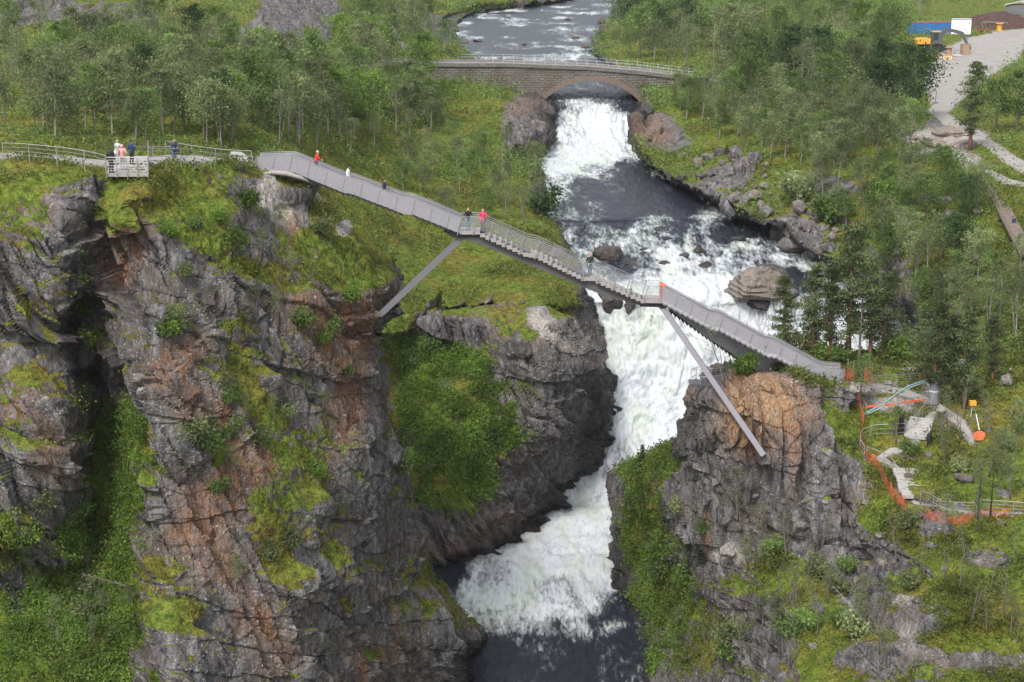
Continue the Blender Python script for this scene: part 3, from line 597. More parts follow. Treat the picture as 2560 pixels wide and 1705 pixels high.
foam = foam + fbm(np.stack([px / 26, py / 9, 0 * px], 1), 3, 9) * .22 * sst(560, 580, py) * sst(790, 740, py)
nU = np.tile(np.linspace(0, 1, nu), nv).reshape(nv, nu)
du = np.linalg.norm(np.diff(G, axis=1), axis=2); dv = np.linalg.norm(np.diff(G, axis=0), axis=2)
vlen = np.concatenate([[0], np.cumsum(dv.mean(1))])
uvu = Vr[:, 0]; uvv = np.repeat(vlen, nu)
Q = np.stack([Vr[:, 0], uvv * .45, np.zeros(len(px))], 1)
steep = sst(745, 800, py) * sst(1280, 1150, py) * sst(1950, 1700, px) + sst(250, 270, py) * sst(400, 370, py) * .8 + sst(545, 575, py) * sst(790, 740, py) * .6
steep = np.clip(steep, 0, 1.2)
h = fbm(Q * .35, 4, 91) * 1.1 + np.abs(fbm(Q * .9, 4, 95)) * .8
f1, f2, idn, V1 = worley(Q * (.28, .28, 1), 77)
amp = .10 + .22 * np.clip(foam, 0, 1) + .58 * steep
N = gnormals(G).reshape(-1, 3)
Vr = Vr + N * (h * amp + steep * (idn - .5) * .5 * np.clip(foam + .2, 0, 1))[:, None]
# small waves on the fast water
Vr[:, 2] += fbm(np.stack([Vr[:, 0] * .8, Vr[:, 1] * .5, 0 * px], 1), 4, 99) * .22 * (.4 + np.clip(foam, 0, 1))
me = np_mesh('river', Vr, grid_faces(nv, nu), True, [M['water']])
fattr(me, 'foam', foam)
uvl = me.uv_layers.new(name='flow'); li = np.zeros(len(me.loops), np.int32); me.loops.foreach_get('vertex_index', li)
uvl.data.foreach_set('uv', np.stack([uvu[li], uvv[li]], 1).astype(np.float32).ravel())
river = tag(link('river', me), 'white river rapids and waterfall running down the gorge', None, None, 'structure')
# land beyond the frame
gs = MB(); gs.add([(-3000, -600, -3), (3000, -600, -3), (3000, 5000, -3), (-3000, 5000, -3)], [(0, 1, 2, 3)])
gg = gs.build('ground', plain('far_ground', (.06, .09, .03), .9, 0, .4, .02)); tag(gg, None, None, None, 'structure')
# camera, light, world
cam = bpy.data.cameras.new('camera'); co = bpy.data.objects.new('camera', cam); COL.objects.link(co)
co.location = (0, 0, CAMZ); co.rotation_euler = (math.pi / 2 - PITCH, 0, 0)
cam.sensor_width = 36; cam.lens = 36 * F / 2560; cam.clip_end = 6000; cam.clip_start = 1; scene.camera = co
scene.render.resolution_x = 1024; scene.render.resolution_y = 682
SUN_EL, SUN_ROT = math.radians(52), math.radians(205)
w = bpy.data.worlds.new('World'); scene.world = w; w.use_nodes = True; wt = w.node_tree; wt.nodes.clear(); t = NT(wt)
sky = t.n('ShaderNodeTexSky', sky_type='NISHITA'); sky.sun_disc = False; sky.sun_elevation = SUN_EL; sky.sun_rotation = SUN_ROT
sky.air_density = 1; sky.dust_density = 3; sky.ozone_density = 1
hs = t.n('ShaderNodeHueSaturation'); hs.inputs['Saturation'].default_value = .3; t.l(sky.outputs[0], hs.inputs['Color'])
bg = t.n('ShaderNodeBackground'); bg.inputs[1].default_value = .13; t.l(hs.outputs[0], bg.inputs[0])
wo = t.n('ShaderNodeOutputWorld'); t.l(bg.outputs[0], wo.inputs[0])
sl = bpy.data.lights.new('sun', 'SUN'); sl.energy = 1.5; sl.angle = math.radians(11); sl.color = (1, .97, .93)
so = bpy.data.objects.new('sun', sl); COL.objects.link(so)
sd = Vector((math.sin(SUN_ROT) * math.cos(SUN_EL), math.cos(SUN_ROT) * math.cos(SUN_EL), math.sin(SUN_EL)))
so.rotation_euler = (-sd).to_track_quat('-Z', 'Y').to_euler()
scene.view_settings.view_transform = 'Standard'; scene.view_settings.look = 'None'; scene.view_settings.exposure = .98; scene.view_settings.gamma = 1
bpy.context.view_layer.update(); DG = bpy.context.evaluated_depsgraph_get()
def ground(px, py, skipwater=False):
    d = P(px, py, 100) - Vector((0, 0, CAMZ)); d.normalize(); o = Vector((0, 0, CAMZ))
    for _ in range(40):
        hit, loc, nrm, idx, ob, mt = scene.ray_cast(DG, o, d)
        if not hit: return None, None
        if ob.name not in PATCHES and ob.name != 'river' or skipwater and ob.name == 'river': o = loc + d * .05; continue
        return loc, ob.name
    return None, None
def drop(x, y, z=200):
    hit, loc, nrm, idx, ob, mt = scene.ray_cast(DG, Vector((x, y, z)), Vector((0, 0, -1))); return loc if hit else Vector((x, y, 0))
# ================================================================== STEP BRIDGE
YN, YF = 140.0, 141.9          # near and far side of the walkway
def W(px, py, y=YN): p = P(px, py, y); return (p.x, p.z)
RH = 1.12
railA = [(641,391),(733,388),(858,440),(882,444),(1006,492),(1030,494),(1152,543)]
railB = [(1152,543),(1200,543),(1321,598),(1346,602),(1465,659),(1490,660),(1615,715),(1655,716)]
railC = [(1655,716),(1780,784),(1802,787),(1920,851),(1942,854),(2063,920),(2112,923)]
def deckpts(rl): return [(W(*r)[0], W(*r)[1] - RH) for r in rl]
SB = empty('step_bridge', (W(1400, 700)[0], 141, 40), 'grey steel stair bridge stepping down across the gorge above the waterfall', 'bridge')
def segs(pts):
    out = []
    for a, b in zip(pts[:-1], pts[1:]):
        flat = abs(b[1] - a[1]) < .35 * abs(b[0] - a[0]) * .6
        out.append((a, b, flat))
    return out
def steps_of(a, b):
    n = max(2, int(round(abs(a[1] - b[1]) / .185))); dx = (b[0] - a[0]) / n; dz = (b[1] - a[1]) / n
    return n, dx, dz
def flight(a, b, y0, y1, closed, par):
    n, dx, dz = steps_of(a, b); tr = MB(); so = MB()
    for i in range(n):
        x0 = a[0] + dx * i; z = a[1] + dz * (i + 1)
        if closed: tr.box((x0 + dx / 2, (y0 + y1) / 2, z - .14), (dx * 1.0 - .006, y1 - y0, .28))
        else: tr.box((x0 + dx / 2, (y0 + y1) / 2, z - .03), (dx + .03, y1 - y0, .06))
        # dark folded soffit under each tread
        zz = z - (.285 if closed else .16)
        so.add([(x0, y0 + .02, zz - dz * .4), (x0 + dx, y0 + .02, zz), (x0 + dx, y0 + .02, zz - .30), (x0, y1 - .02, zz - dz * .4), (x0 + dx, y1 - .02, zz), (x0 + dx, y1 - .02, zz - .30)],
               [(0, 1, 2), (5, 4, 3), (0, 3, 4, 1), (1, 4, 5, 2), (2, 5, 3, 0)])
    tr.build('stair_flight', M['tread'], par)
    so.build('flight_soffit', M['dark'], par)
def landing(a, b, y0, y1, par, thick=.26):
    MB().prism([(a[0], a[1]), (b[0], b[1]), (b[0], b[1] - thick), (a[0], a[1] - thick)], y0, y1).build('landing', M['tread'], par)
for rl, closed in ((railA, False), (railB, True), (railC, False)):
    dp = deckpts(rl)
    for a, b, flat in segs(dp):
        if abs(b[1] - a[1]) < .16 * abs(b[0] - a[0]): landing(a, b, YN + .03, YF - .03, SB)
        else: flight(a, b, YN + .03, YF - .03, closed, SB)
def handrail(rl, y, par, dz=0, r=.028, off=0):
    p = [(W(*q)[0], y, W(*q)[1] + dz) for q in rl]; sm = [p[0]]
    for i in range(1, len(p) - 1):
        a, b, c = Vector(p[i - 1]), Vector(p[i]), Vector(p[i + 1])
        for t in (0, .5, 1):
            q0 = b + (a - b).normalized() * .3; q1 = b + (c - b).normalized() * .3
            sm.append((1 - t) ** 2 * q0 + 2 * t * (1 - t) * b + t * t * q1)
    sm.append(p[-1]); MB().tube(sm, r, 6).build('handrail', M['steel'], par, smooth=True)
for rl in (railA, railB, railC):
    for y in (YN, YF):
        handrail(rl, y, SB, .02); handrail(rl, y + (.07 if y == YN else -.07), SB, -.14, .018)
def interp(rl, x):
    for (x0, z0), (x1, z1) in zip(rl[:-1], rl[1:]):
        if x0 - 1e-6 <= x <= x1 + 1e-6: return z0 + (z1 - z0) * (x - x0) / (x1 - x0)
    return rl[-1][1]
def panel(rl, y, par, drop_, wavy=False, th=.03, name='side_panel', mat='panel'):
    w = [W(*q) for q in rl]; xs = []
    x0, x1 = w[0][0], w[-1][0]; n = int((x1 - x0) / .1)
    v = []; f = []
    for i in range(n + 1):
        x = x0 + (x1 - x0) * i / n; zt = interp(w, x) - .05
        ph = (x - x0) / .42; zb = zt + .05 - RH - drop_
        if wavy: zb += -.16 * abs(math.sin(math.pi * ph)) + .08; bul = -.13 * abs(math.sin(math.pi * ph)) ** .7
        else: zb += .05 * (ph % 1 - .5); bul = 0
        zm = zb + (zt - zb) * .28
        for (zz, yy) in ((zt, 0), (zm, 0), (zb + (zm - zb) * .4, bul), (zb, bul * .3)): v += [(x, y + yy, zz), (x, y + yy + th, zz)]
    for i in range(n):
        for k in range(3):
            a = i * 8 + k * 2; b = a + 8
            f += [(a, a + 2, b + 2, b), (a + 1, b + 1, b + 3, a + 3)]
        a = i * 8; f += [(a, a + 8, a + 9, a + 1), (a + 6, a + 7, a + 15, a + 14)]
    return MB().add(v, f).build(name, M[mat], par)
panel(railA, YN + .01, SB, .20); panel(railA, YF, SB, .20)
panel(railC, YN + .01, SB, .28, True); panel(railC, YF, SB, .28)
def posts(rl, y, par, step=1.9, lean=0.0, foot=.3, lo=None):
    w = [W(*q) for q in rl]; x = w[0][0] + .08; i = 0
    while x < w[-1][0]:
        z = interp(w, x); zb = z - RH - foot
        if not lo: MB().bar((x, y - .045, z), (x - lean, y - .045, zb), .05, .07, up=(0, 1, 0)).build('post', M['steel'], par)
        else: MB().bar((x, y - .05, z - .1), (x - lean, y - .05, z - RH - .2), .018, .01, up=(0, 1, 0)).build('panel_seam', M['strut'], par)
        x += step; i += 1
posts(railB, YN, SB, 1.22, .38); posts(railB, YF + .1, SB, 1.22, .38)
posts(railA, YN, SB, 1.35, .3, lo=1); posts(railC, YN, SB, 1.2, .36, lo=1); posts(railC, YF + .1, SB, 1.2, .2)
def infill(rl, y, par):
    w = [W(*q) for q in rl]; v = []; f = []
    for (x, z) in w: v += [(x, y, z - .1), (x, y, z - RH + .05)]
    for i in range(len(w) - 1): f.append((2 * i, 2 * i + 1, 2 * i + 3, 2 * i + 2))
    MB().add(v, f).build('mesh_infill', M['screen'], par)
infill(railB, YN + .02, SB); infill(railB, YF - .02, SB)
for k in range(1, 6):   # thin wires in the open railing
    for y in (YN + .03, YF - .03):
        m = MB(); w = [W(*q) for q in railB]
        m.tube([(x, y, z - .12 - k * .165) for x, z in w], .007, 4); m.build('railing_wire', M['steel'], par := SB)
# girder under the open flights
gp = [(1128,583),(1200,583),(1345,632),(1500,692),(1640,752),(1662,752),(1662,766),(1600,763)]
top = [(1128,583),(1205,584),(1345,640),(1490,699),(1620,752),(1668,752)]
bot = [(1668,764),(1600,764),(1500,735),(1380,686),(1250,632),(1180,604),(1128,592)]
MB().prism([W(*q, y=140.3) for q in top + bot], 140.35, 141.6).build('box_girder', M['beam'], SB)
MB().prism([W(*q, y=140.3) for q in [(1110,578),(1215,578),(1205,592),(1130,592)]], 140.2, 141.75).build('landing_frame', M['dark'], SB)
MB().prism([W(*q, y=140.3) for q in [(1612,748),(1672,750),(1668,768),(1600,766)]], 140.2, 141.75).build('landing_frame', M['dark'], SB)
# struts
def strut(a, b, w, par):
    MB().bar(a, b, w, w * 1.1, up=(0, 1, 0)).build('strut', M['strut'], par)
strut(P(1158,590,140.8), P(917,818,139.0), .44, SB)
strut(P(1652,762,140.8), P(1911,1140,131.2), .42, SB)
MB().box(P(915,822,139.2), (.9, 1.0, .7)).build('strut_footing', M['concrete'], SB)
MB().box(P(1913,1146,132.2), (.6, 1.4, .5)).build('strut_footing', M['concrete_dark'], SB)
# second flight that forks off towards the inner ledge
Y2, Y3 = 142.3, 144.0
def W2(px, py): p = P(px, py, Y2); return (p.x, p.z)
rD = [(1672,738),(1760,790),(1840,838),(1893,886),(1950,878)]
wD = [W2(*q) for q in rD]
v = []; n = 60
def soff(x):  # bottom line of the forked flight
    pts = [W2(*q) for q in [(1672,768),(1755,832),(1830,880),(1900,938),(1950,930)]]
    return interp(pts, x)
poly = [W2(*q) for q in rD] + [W2(*q) for q in [(1950,932),(1905,938)]]
lowp = [W2(*q) for q in [(1905,938),(1830,884),(1755,835),(1672,772)]]
MB().prism([W2(*q) for q in rD] + [W2(1950,930)] + lowp, Y2, Y2 + .05).build('side_panel', M['panel'], SB)
MB().prism([(x, z) for x, z in wD] + [W2(1950,930)] + lowp, Y3, Y3 + .05).build('side_panel', M['panel'], SB)
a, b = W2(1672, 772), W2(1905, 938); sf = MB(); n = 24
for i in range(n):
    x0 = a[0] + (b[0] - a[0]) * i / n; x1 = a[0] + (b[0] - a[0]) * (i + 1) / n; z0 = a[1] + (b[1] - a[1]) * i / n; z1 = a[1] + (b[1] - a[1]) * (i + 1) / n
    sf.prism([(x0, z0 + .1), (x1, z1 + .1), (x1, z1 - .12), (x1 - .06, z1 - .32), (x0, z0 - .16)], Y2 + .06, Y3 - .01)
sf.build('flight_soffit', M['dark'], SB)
for yy in (Y2, Y3): MB().tube([(x, yy, z + .05) for x, z in wD], .03, 5).build('handrail', M['steel'], SB)
for (x, z) in wD[2:]: MB().bar((x, Y2 - .05, z), (x - .1, Y2 - .05, z - 1.0), .05).build('post', M['steel'], SB)
# concrete abutment and curved shotcrete bay at the upper end
ab = empty('bridge_abutment', P(660,440,141.5), 'concrete abutment and curved sprayed-concrete bay under the upper bridge end', 'abutment')
MB().prism([W(q[0], q[1], 141) for q in [(570,418),(648,418),(648,447),(600,440),(570,428)]], 139.6, 143).build('footing_block', M['concrete'], ab)
m = MB(); v = []; f = []; nn = 24; R_ = 2.6
c = P(720, 436, 143.5)
for j in range(10):
    for i in range(nn + 1):
        a_ = math.pi * (1.03 + .94 * i / nn); rr = R_ * (1 - .05 * j); z = c.z + .15 - j * .30
        v.append((c.x - .1 + rr * math.cos(a_) * .98, c.z * 0 + 143.4 - rr * math.sin(a_) * -.45 * (1 if 1 else 0), z - .5 * (i / nn) - .1 * math.sin(j + i)))
for j in range(9):
    for i in range(nn): q = j * (nn + 1) + i; f.append((q, q + 1, q + nn + 2, q + nn + 1))
m.add(v, f); o_ = m.build('curved_lining', M['concrete_dark'], ab, smooth=True); md = o_.modifiers.new('t', 'SOLIDIFY'); md.thickness = .25
m = MB(); m.tube([P(648, 438, 139.8), P(680, 431, 139.6), P(715, 434, 139.7), P(750, 444, 140), P(790, 462, 140.5)], [.08, .17, .2, .17, .08], 8); m.build('concrete_lip', M['concrete'], ab, smooth=True)
# ================================================================== RAILINGS
def smoothpts(pts, n=4):
    A = np.array([tuple(p) for p in pts]); k = (len(A) - 1) * n + 1; return [Vector(x) for x in catmull(A, k)]
def railing(pts, label, h=1.1, bars=4, spacing=2.0, r=.03, group=None, mat='steel', name='metal_railing', curve=True):
    pts = [Vector(p) for p in pts]; root = empty(name, pts[0], label, 'railing', group)
    S = smoothpts(pts) if curve and len(pts) > 2 else pts
    MB().tube([p + Vector((0, 0, h)) for p in S], r, 6).build('handrail', M[mat], root, smooth=True)
    for k in range(1, bars): MB().tube([p + Vector((0, 0, h * k / bars)) for p in S], r * .55, 4).build('rail', M[mat], root, smooth=True)
    acc = 0; last = None
    for i in range(len(S)):
        if last is None or (S[i] - last).length >= spacing or i == len(S) - 1:
            MB().bar(S[i] + Vector((0, 0, -.25)), S[i] + Vector((0, 0, h)), r * 1.7).build('post', M[mat], root); last = S[i]
    return root
railing([P(8,396,129), P(60,398,128.5), P(115,403,128), P(170,409,127.5), P(225,418,127), P(265,428,126)], 'long grey railing along the path at the left edge of the photo', spacing=1.9)
railing([P(372,410,126.5), P(430,410,129), P(475,412,131), P(520,420,134), P(545,424,137)], 'grey railing between the concrete lookout and the pale stone block, with sagging bars', spacing=1.3)
railing([P(545,424,138), P(600,425,139.5), P(640,428,140)], 'short grey railing in front of the pale stone block', bars=5, spacing=1.4)
railing([P(330,402,136), P(400,402,138), P(440,403,139)], 'grey railing on the far side of the lookout path', bars=3)
railing([P(415,386,146), P(480,398,145), P(560,408,144), P(630,412,143)], 'thin grey railing descending behind the stone block towards the bridge', bars=3)
# lookout terrace
lk = empty('lookout_terrace', P(320, 436, 126.5), 'grey concrete lookout terrace with guard rails where people stand', 'terrace')
c0, c1, c2, c3 = P(266,434,126.2), P(371,434,126.2), P(371,408,134.5), P(285,408,134.5)
zt = c0.z
m = MB(); q = [Vector((p.x, p.y, zt)) for p in (c0, c1, c2, c3)]
m.add([p for p in q] + [p - Vector((0, 0, .22)) for p in q], [(0, 1, 2, 3), (7, 6, 5, 4), (0, 4, 5, 1), (1, 5, 6, 2), (2, 6, 7, 3), (3, 7, 4, 0)]); m.build('floor_slab', M['concrete'], lk)
for i in range(5):
    p = q[0].lerp(q[1], i / 4); MB().bar(p + Vector((0, -.06, -.3)), p + Vector((0, -.06, 1.15)), .06).build('post', M['steel'], lk)
for k in range(6): MB().tube([q[0] + Vector((0, -.06, .2 + k * .19)), q[1] + Vector((0, -.06, .2 + k * .19))], .015 if k < 5 else .03, 5).build('rail', M['steel'], lk)
for k in range(6): MB().tube([q[1] + Vector((.05, 0, .2 + k * .19)), q[2] + Vector((.05, 0, .2 + k * .19))], .015 if k < 5 else .03, 5).build('rail', M['steel'], lk)
TERR_Z = zt
# pale stone block (cut rock wall) near the bridge
def boulder(loc, size, label, cat='boulder', name='boulder', group=None, seed=0, mat='terrain', sub=4, flat=1.0, attrs=None, rz=0, block=1.0, parent=None):
    bm = bmesh.new(); bmesh.ops.create_icosphere(bm, subdivisions=sub, radius=1)
    V = np.array([v.co[:] for v in bm.verts]); Fq = [[v.index for v in f.verts] for f in bm.faces]; bm.free()
    # squarish then broken along planes
    V = np.sign(V) * np.abs(V) ** (1 - .35 * block); rg = np.random.default_rng(seed)
    for _ in range(int(18 * block) + 5):
        n = rg.normal(size=3); n /= np.linalg.norm(n); lim = rg.uniform(.52, .92); d = V @ n
        V = V - np.outer(np.maximum(d - lim, 0), n) * .92
    f1, f2, idn, _v = worley(V * 2.2 + seed, seed); nn = V / (np.linalg.norm(V, axis=1, keepdims=True) + 1e-6)
    V = V + nn * (fbm(V * 3 + seed, 3, seed) * .09)[:, None]
    if name == 'rock_outcrop': V = V * (1 + .10 * np.abs(((V[:, 2:3] * 4.5 + V[:, 0:1] * .8 + fbm(V * 1.5, 2, 3)[:, None] * .8) % 1) - .5) * 2 - .05)
    V = V * (np.array(size) / 2); c, s = math.cos(rz), math.sin(rz)
    V = np.stack([V[:, 0] * c - V[:, 1] * s, V[:, 0] * s + V[:, 1] * c, V[:, 2] * flat], 1)
    me = np_mesh(name, V, Fq, False, [M[mat]])
    if attrs:
        for k, a in attrs.items(): fattr(me, k, np.full(len(V), a) if k != 'veg' else np.clip(a * 2 * sst(.0, 1, V[:, 2] / size[2] * 2), 0, 1))
    o = bpy.data.objects.new(name, me); COL.objects.link(o); o.location = loc
    if parent is not None: o.parent = parent; o.location = Vector(loc) - parent.location
    else: tag(o, label, cat, group)
    return o
boulder(P(597,404,143), (2.6, 2.0, 1.9), 'pale blocky stone wall beside the upper end of the bridge', 'stone block', 'stone_block', seed=3, mat='stonepale', block=1.6)
boulder(P(390,412,131), (.6,.5,.5), 'small white stone on the moss below the lookout railing', 'stone', 'stone', seed=5, mat='stonepale')
# ================================================================== VIEWPOINT DECK NEAR RIGHT CLIFF
vd = empty('viewing_deck', P(1770, 958, 142.5), 'small railed steel viewing deck at the tip of the right cliff', 'deck')
pA, pB, pC = P(1726,958,142), P(1800,955,143.5), P(1858,950,145)
MB().box((pA + P(1790,955,143.5)) / 2 + Vector((.4, .3, -.1)), (3.0, 1.6, .18)).build('deck_plate', M['strut'], vd)
m = MB(); m.prism([W(q[0], q[1], 143) for q in [(1752,960),(1752,946),(1790,934),(1850,926),(1850,952)]], 142.6, 142.68); m.build('side_plate', M['strut'], vd)
for k in (.5, 1.15): MB().tube([P(1727,958,142) + Vector((0,0,k)), P(1780,956,142) + Vector((0,0,k)), P(1850,948,143.5) + Vector((0,0,k))], .026, 5).build('rail', M['steel'], vd)
for k in (.5, 1.15): MB().tube([P(1727,958,142) + Vector((0,0,k)), P(1740,952,143.8) + Vector((0,0,k)), P(1850,944,145) + Vector((0,0,k))], .026, 5).build('rail', M['steel'], vd)
for px, py, y in ((1727,958,142),(1752,957,142),(1778,956,142),(1815,952,142.8),(1850,948,143.5),(1740,952,143.8),(1790,948,144.4)):
    p = P(px, py, y); MB().bar(p - Vector((0,0,.15)), p + Vector((0,0,1.15)), .05).build('post', M['steel'], vd)
# ================================================================== ARCH BRIDGE
AY0, AY1 = 322.0, 328.5
def WA(px, py): p = P(px, py, AY0); return (p.x, p.z)
AB = empty('arch_bridge', (WA(1475, 200)[0], 325, 40), 'old stone arch road bridge over the river with white railings', 'bridge')
deck = [(930,152),(1040,156),(1150,158),(1260,158),(1475,166),(1600,177),(1720,192),(1830,210)]
dk = [WA(*q) for q in deck]
cx = WA(1478, 250)[0]; zspr = WA(1478, 262)[1]; half = (WA(1606, 250)[0] - WA(1350, 250)[0]) / 2; zc = WA(1478, 201)[1]
rise = zc - zspr; Rr = (half ** 2 + rise ** 2) / (2 * rise)
def archz(x):
    t = abs(x - cx)
    return zc - Rr + math.sqrt(max(Rr * Rr - t * t, 0)) if t < half else None
x0, x1 = dk[1][0], dk[-2][0]; n = 150; v = []; f = []
gl = [WA(*q) for q in [(900,170),(1040,205),(1150,235),(1250,262),(1350,285),(1610,285),(1720,250),(1850,230)]]
for i in range(n + 1):
    x = x0 + (x1 - x0) * i / n; zt_ = interp(dk, x) - .55; zb = archz(x)
    if zb is None: zb = interp(gl, x) - 1.0
    for y in (AY0, AY1): v += [(x, y, zt_), (x, y, zb)]
for i in range(n):
    a = i * 4; b = a + 4
    f += [(a, a + 1, b + 1, b), (a + 2, b + 2, b + 3, a + 3), (a + 1, a + 3, b + 3, b + 1)]
MB().add(v, f).build('spandrel_wall', M['arch'], AB)
ring = MB(); th0 = math.asin(half / Rr); nst = 46
for i in range(nst):
    a0 = -th0 + 2 * th0 * i / nst + .0012; a1 = -th0 + 2 * th0 * (i + 1) / nst - .0012; pr = .05 + .06 * random.random()
    pl = [(cx + rr * math.sin(a), zc - Rr + rr * math.cos(a)) for rr, a in ((Rr - .03, a0), (Rr - .03, a1), (Rr + .78 + .1 * random.random(), a1), (Rr + .8, a0))]
    ring.prism(pl, AY0 - pr, AY0 + .3)
ring.build('arch_ring', M['ring'], AB)
sl_ = MB(); dd = [WA(*q) for q in deck]
for a, b in zip(dd[:-1], dd[1:]):
    sl_.prism([(a[0], a[1]), (b[0], b[1]), (b[0], b[1] - .62), (a[0], a[1] - .62)], AY0 - .25, AY1 + .25)
sl_.build('road_slab', M['concrete_dark'], AB)
m = MB()
for a, b in zip(dd[:-1], dd[1:]): m.prism([(a[0], a[1] + .12), (b[0], b[1] + .12), (b[0], b[1] + .005), (a[0], a[1] + .005)], AY0 - .2, AY0 + .3)
m.build('kerb', M['concrete'], AB)
for yy in (AY0 - .1, AY1 + .1):
    for k in (.5, .95): MB().tube([(x, yy, z + k) for x, z in dd[(3 if yy < 325 else 2):]], .022, 5).build('rail', M['railpaint'], AB)
    x = dd[3][0] - 2
    while x < dd[-1][0]:
        z = interp(dd, x); MB().bar((x, yy, z), (x, yy, z + 1.0), .05).build('post', M['railpaint'], AB); x += 1.85
# ================================================================== YARD
def at(px, py): p, _ = ground(px, py, True); return p if p is not None else P(px, py, 300)
p = at(2322, 86); cr = empty('shipping_container', p, 'blue corrugated shipping container with rusty red roof at the back of the yard', 'container', rz=.12)
L_, H_, D_ = 9.2, 2.7, 2.5
m = MB(); m.box((0, 0, H_ / 2), (L_, D_, H_ - .1))
for i in range(30):
    for s in (-1, 1): m.box((-L_ / 2 + .3 + i * L_ / 30.5, s * (D_ / 2 + .04), H_ / 2), (.15, .08, H_ - .4))
m.build('body', M['blue'], cr, False)
MB().box((0, 0, H_ - .02), (L_ + .05, D_ + .05, .12)).build('roof', M['rust'], cr, False)
m = MB()
for sx in (-1, 1):
    for sy in (-1, 1): m.box((sx * L_ / 2, sy * D_ / 2, H_ / 2), (.18, .18, H_ + .02))
m.build('corner_posts', M['blue'], cr, False)
p = at(2402, 86); wb = empty('site_container', p, 'white box container beside the blue one, open gap under its side', 'container', rz=-.25)
MB().box((0, 0, 1.75), (4.2, 2.6, 3.2)).build('body', M['white'], wb, False)
m = MB()
for sx in (-1, 1):
    for sz in (.15, 3.35): m.box((sx * 2.1, 0, sz), (.12, 2.7, .12))
m.box((0, -1.33, .12), (4.3, .12, .14)); m.box((0, -1.33, 3.37), (4.3, .12, .14)); m.build('frame', M['steel'], wb, False)
m = MB(); m.box((1.4, -1.34, 1.8), (.04, .06, 2.6)); m.box((1.1, -1.34, 1.8), (.03, .06, 2.6)); m.box((1.7, -1.34, 2.5), (.2, .06, .3)); m.build('door_bars', M['beam'], wb, False)
m = MB(); m.tube([(-.9, -1.2, .35), (-.3, -1.35, .7), (.3, -1.3, .25)], .1, 6); m.build('hose', M['black'], wb, False)
# excavator
p = at(2330, 126); ex = empty('excavator', p, 'yellow and black tracked excavator with folded dark boom in the yard', 'excavator', rz=.05); ex.scale = (1.25,) * 3
for s in (-1, 1):
    m = MB(); pr_ = [(-2.1, .45), (-1.8, .1), (1.8, .1), (2.1, .45), (1.8, .85), (-1.8, .85)]; m.prism(pr_, s * 1.1 - .28, s * 1.1 + .28); m.build('track', M['black'], ex, False)
m = MB(); m.prism([(-2.7, 1.1), (-2.7, 1.7), (-2.3, 1.95), (-.6, 1.9), (-.6, 1.1)], -1.2, 1.2); m.build('engine_cover', M['yellow'], ex, False)
m = MB(); m.box((0, 0, 1.02), (2.6, 2.2, .18)); m.build('turntable', M['black'], ex, False)
cb = MB().prism([(-.3, 1.15), (-.35, 2.95), (.9, 2.95), (1.35, 2.0), (1.3, 1.15)], -1.15, -.15).build('cab', M['beam'], ex, False)
MB().box((.28, -.65, 3.0), (1.3, 1.1, .12)).build('cab_roof', M['yellow'], cb, False)
m = MB(); m.box((.2, -1.17, 2.25), (.8, .04, 1.1)); m.build('cab_window', M['glass'], cb, False)
m = MB(); m.bar((.6, .3, 1.6), (2.2, .2, 3.3), .4, .55); m.bar((2.2, .2, 3.3), (4.6, 0, 2.7), .36, .5); m.build('boom', M['beam'], ex, False)
m = MB(); m.bar((4.6, 0, 2.8), (5.6, 0, .8), .3, .42); m.build('dipper_arm', M['beam'], ex, False)
m = MB(); m.bar((2.0, .2, 2.5), (4.0, .1, 3.2), .14); m.build('hydraulic_ram', M['steel'], ex, False)
m = MB(); m.prism([(5.2, .9), (6.0, .8), (6.1, .2), (5.5, 0), (5.0, .3)], -.6, .6); m.build('bucket', M['beam'], ex, False)
def spool(px, py, r, h, mat, label, up=True):
    p = at(px, py); e = empty('cable_drum', p, label, 'cable drum')
    MB().cyl((0, 0, 0), r, .1, 18).build('flange', M[mat], e, False); MB().cyl((0, 0, h - .1), r, .1, 18).build('flange', M[mat], e, False)
    MB().cyl((0, 0, .1), r * .6, h - .2, 16).build('drum_core', M[mat], e, False)
spool(2498, 76, .95, 1.6, 'yellow', 'yellow upright cable drum in front of the brown heap')
spool(2372, 140, .85, 1.7, 'wood', 'pale wooden cable drum in front of the excavator')
def bbox(name, px, py, size, mat, label, cat, rz=0, trim=None):
    p = at(px, py); e = empty(name, p, label, cat, rz=rz)
    MB().box((0, 0, size[2] / 2), size).build('body', M[mat], e, False)
    m = MB()
    for sx in (-1, 1):
        for sy in (-1, 1): m.box((sx * size[0] / 2, sy * size[1] / 2, size[2] / 2), (.09, .09, size[2] + .03))
    for sz in (.06, size[2]): m.box((0, -size[1] / 2, sz), (size[0] + .1, .1, .08))
    m.build('frame', M[trim or mat], e, False); return e
bbox('wooden_crate', 2412, 136, (1.4, 1.2, 2.0), 'wood', 'upright tan wooden crate right of the excavator arm', 'crate', .1, 'oldwood')
bbox('generator', 2366, 148, (1.5, .9, .6), 'yellow', 'low yellow machine on the gravel in front of the cable drum', 'machine', .2, 'white')
boulder(at(2342,141), (2.2,1.5,1.0), 'reddish scrap and rubble pile in front of the excavator', 'scrap pile', 'scrap_pile', seed=8, mat='rust')
boulder(at(2392,141), (2.4,1.4,.8), 'pinkish rubble heap between the cable drum and the crate', 'rubble', 'rubble_heap', seed=9, mat='stonepale')
M['soil'] = plain('dark_soil', (.085, .045, .04), .95, 0, .5, 1.2)
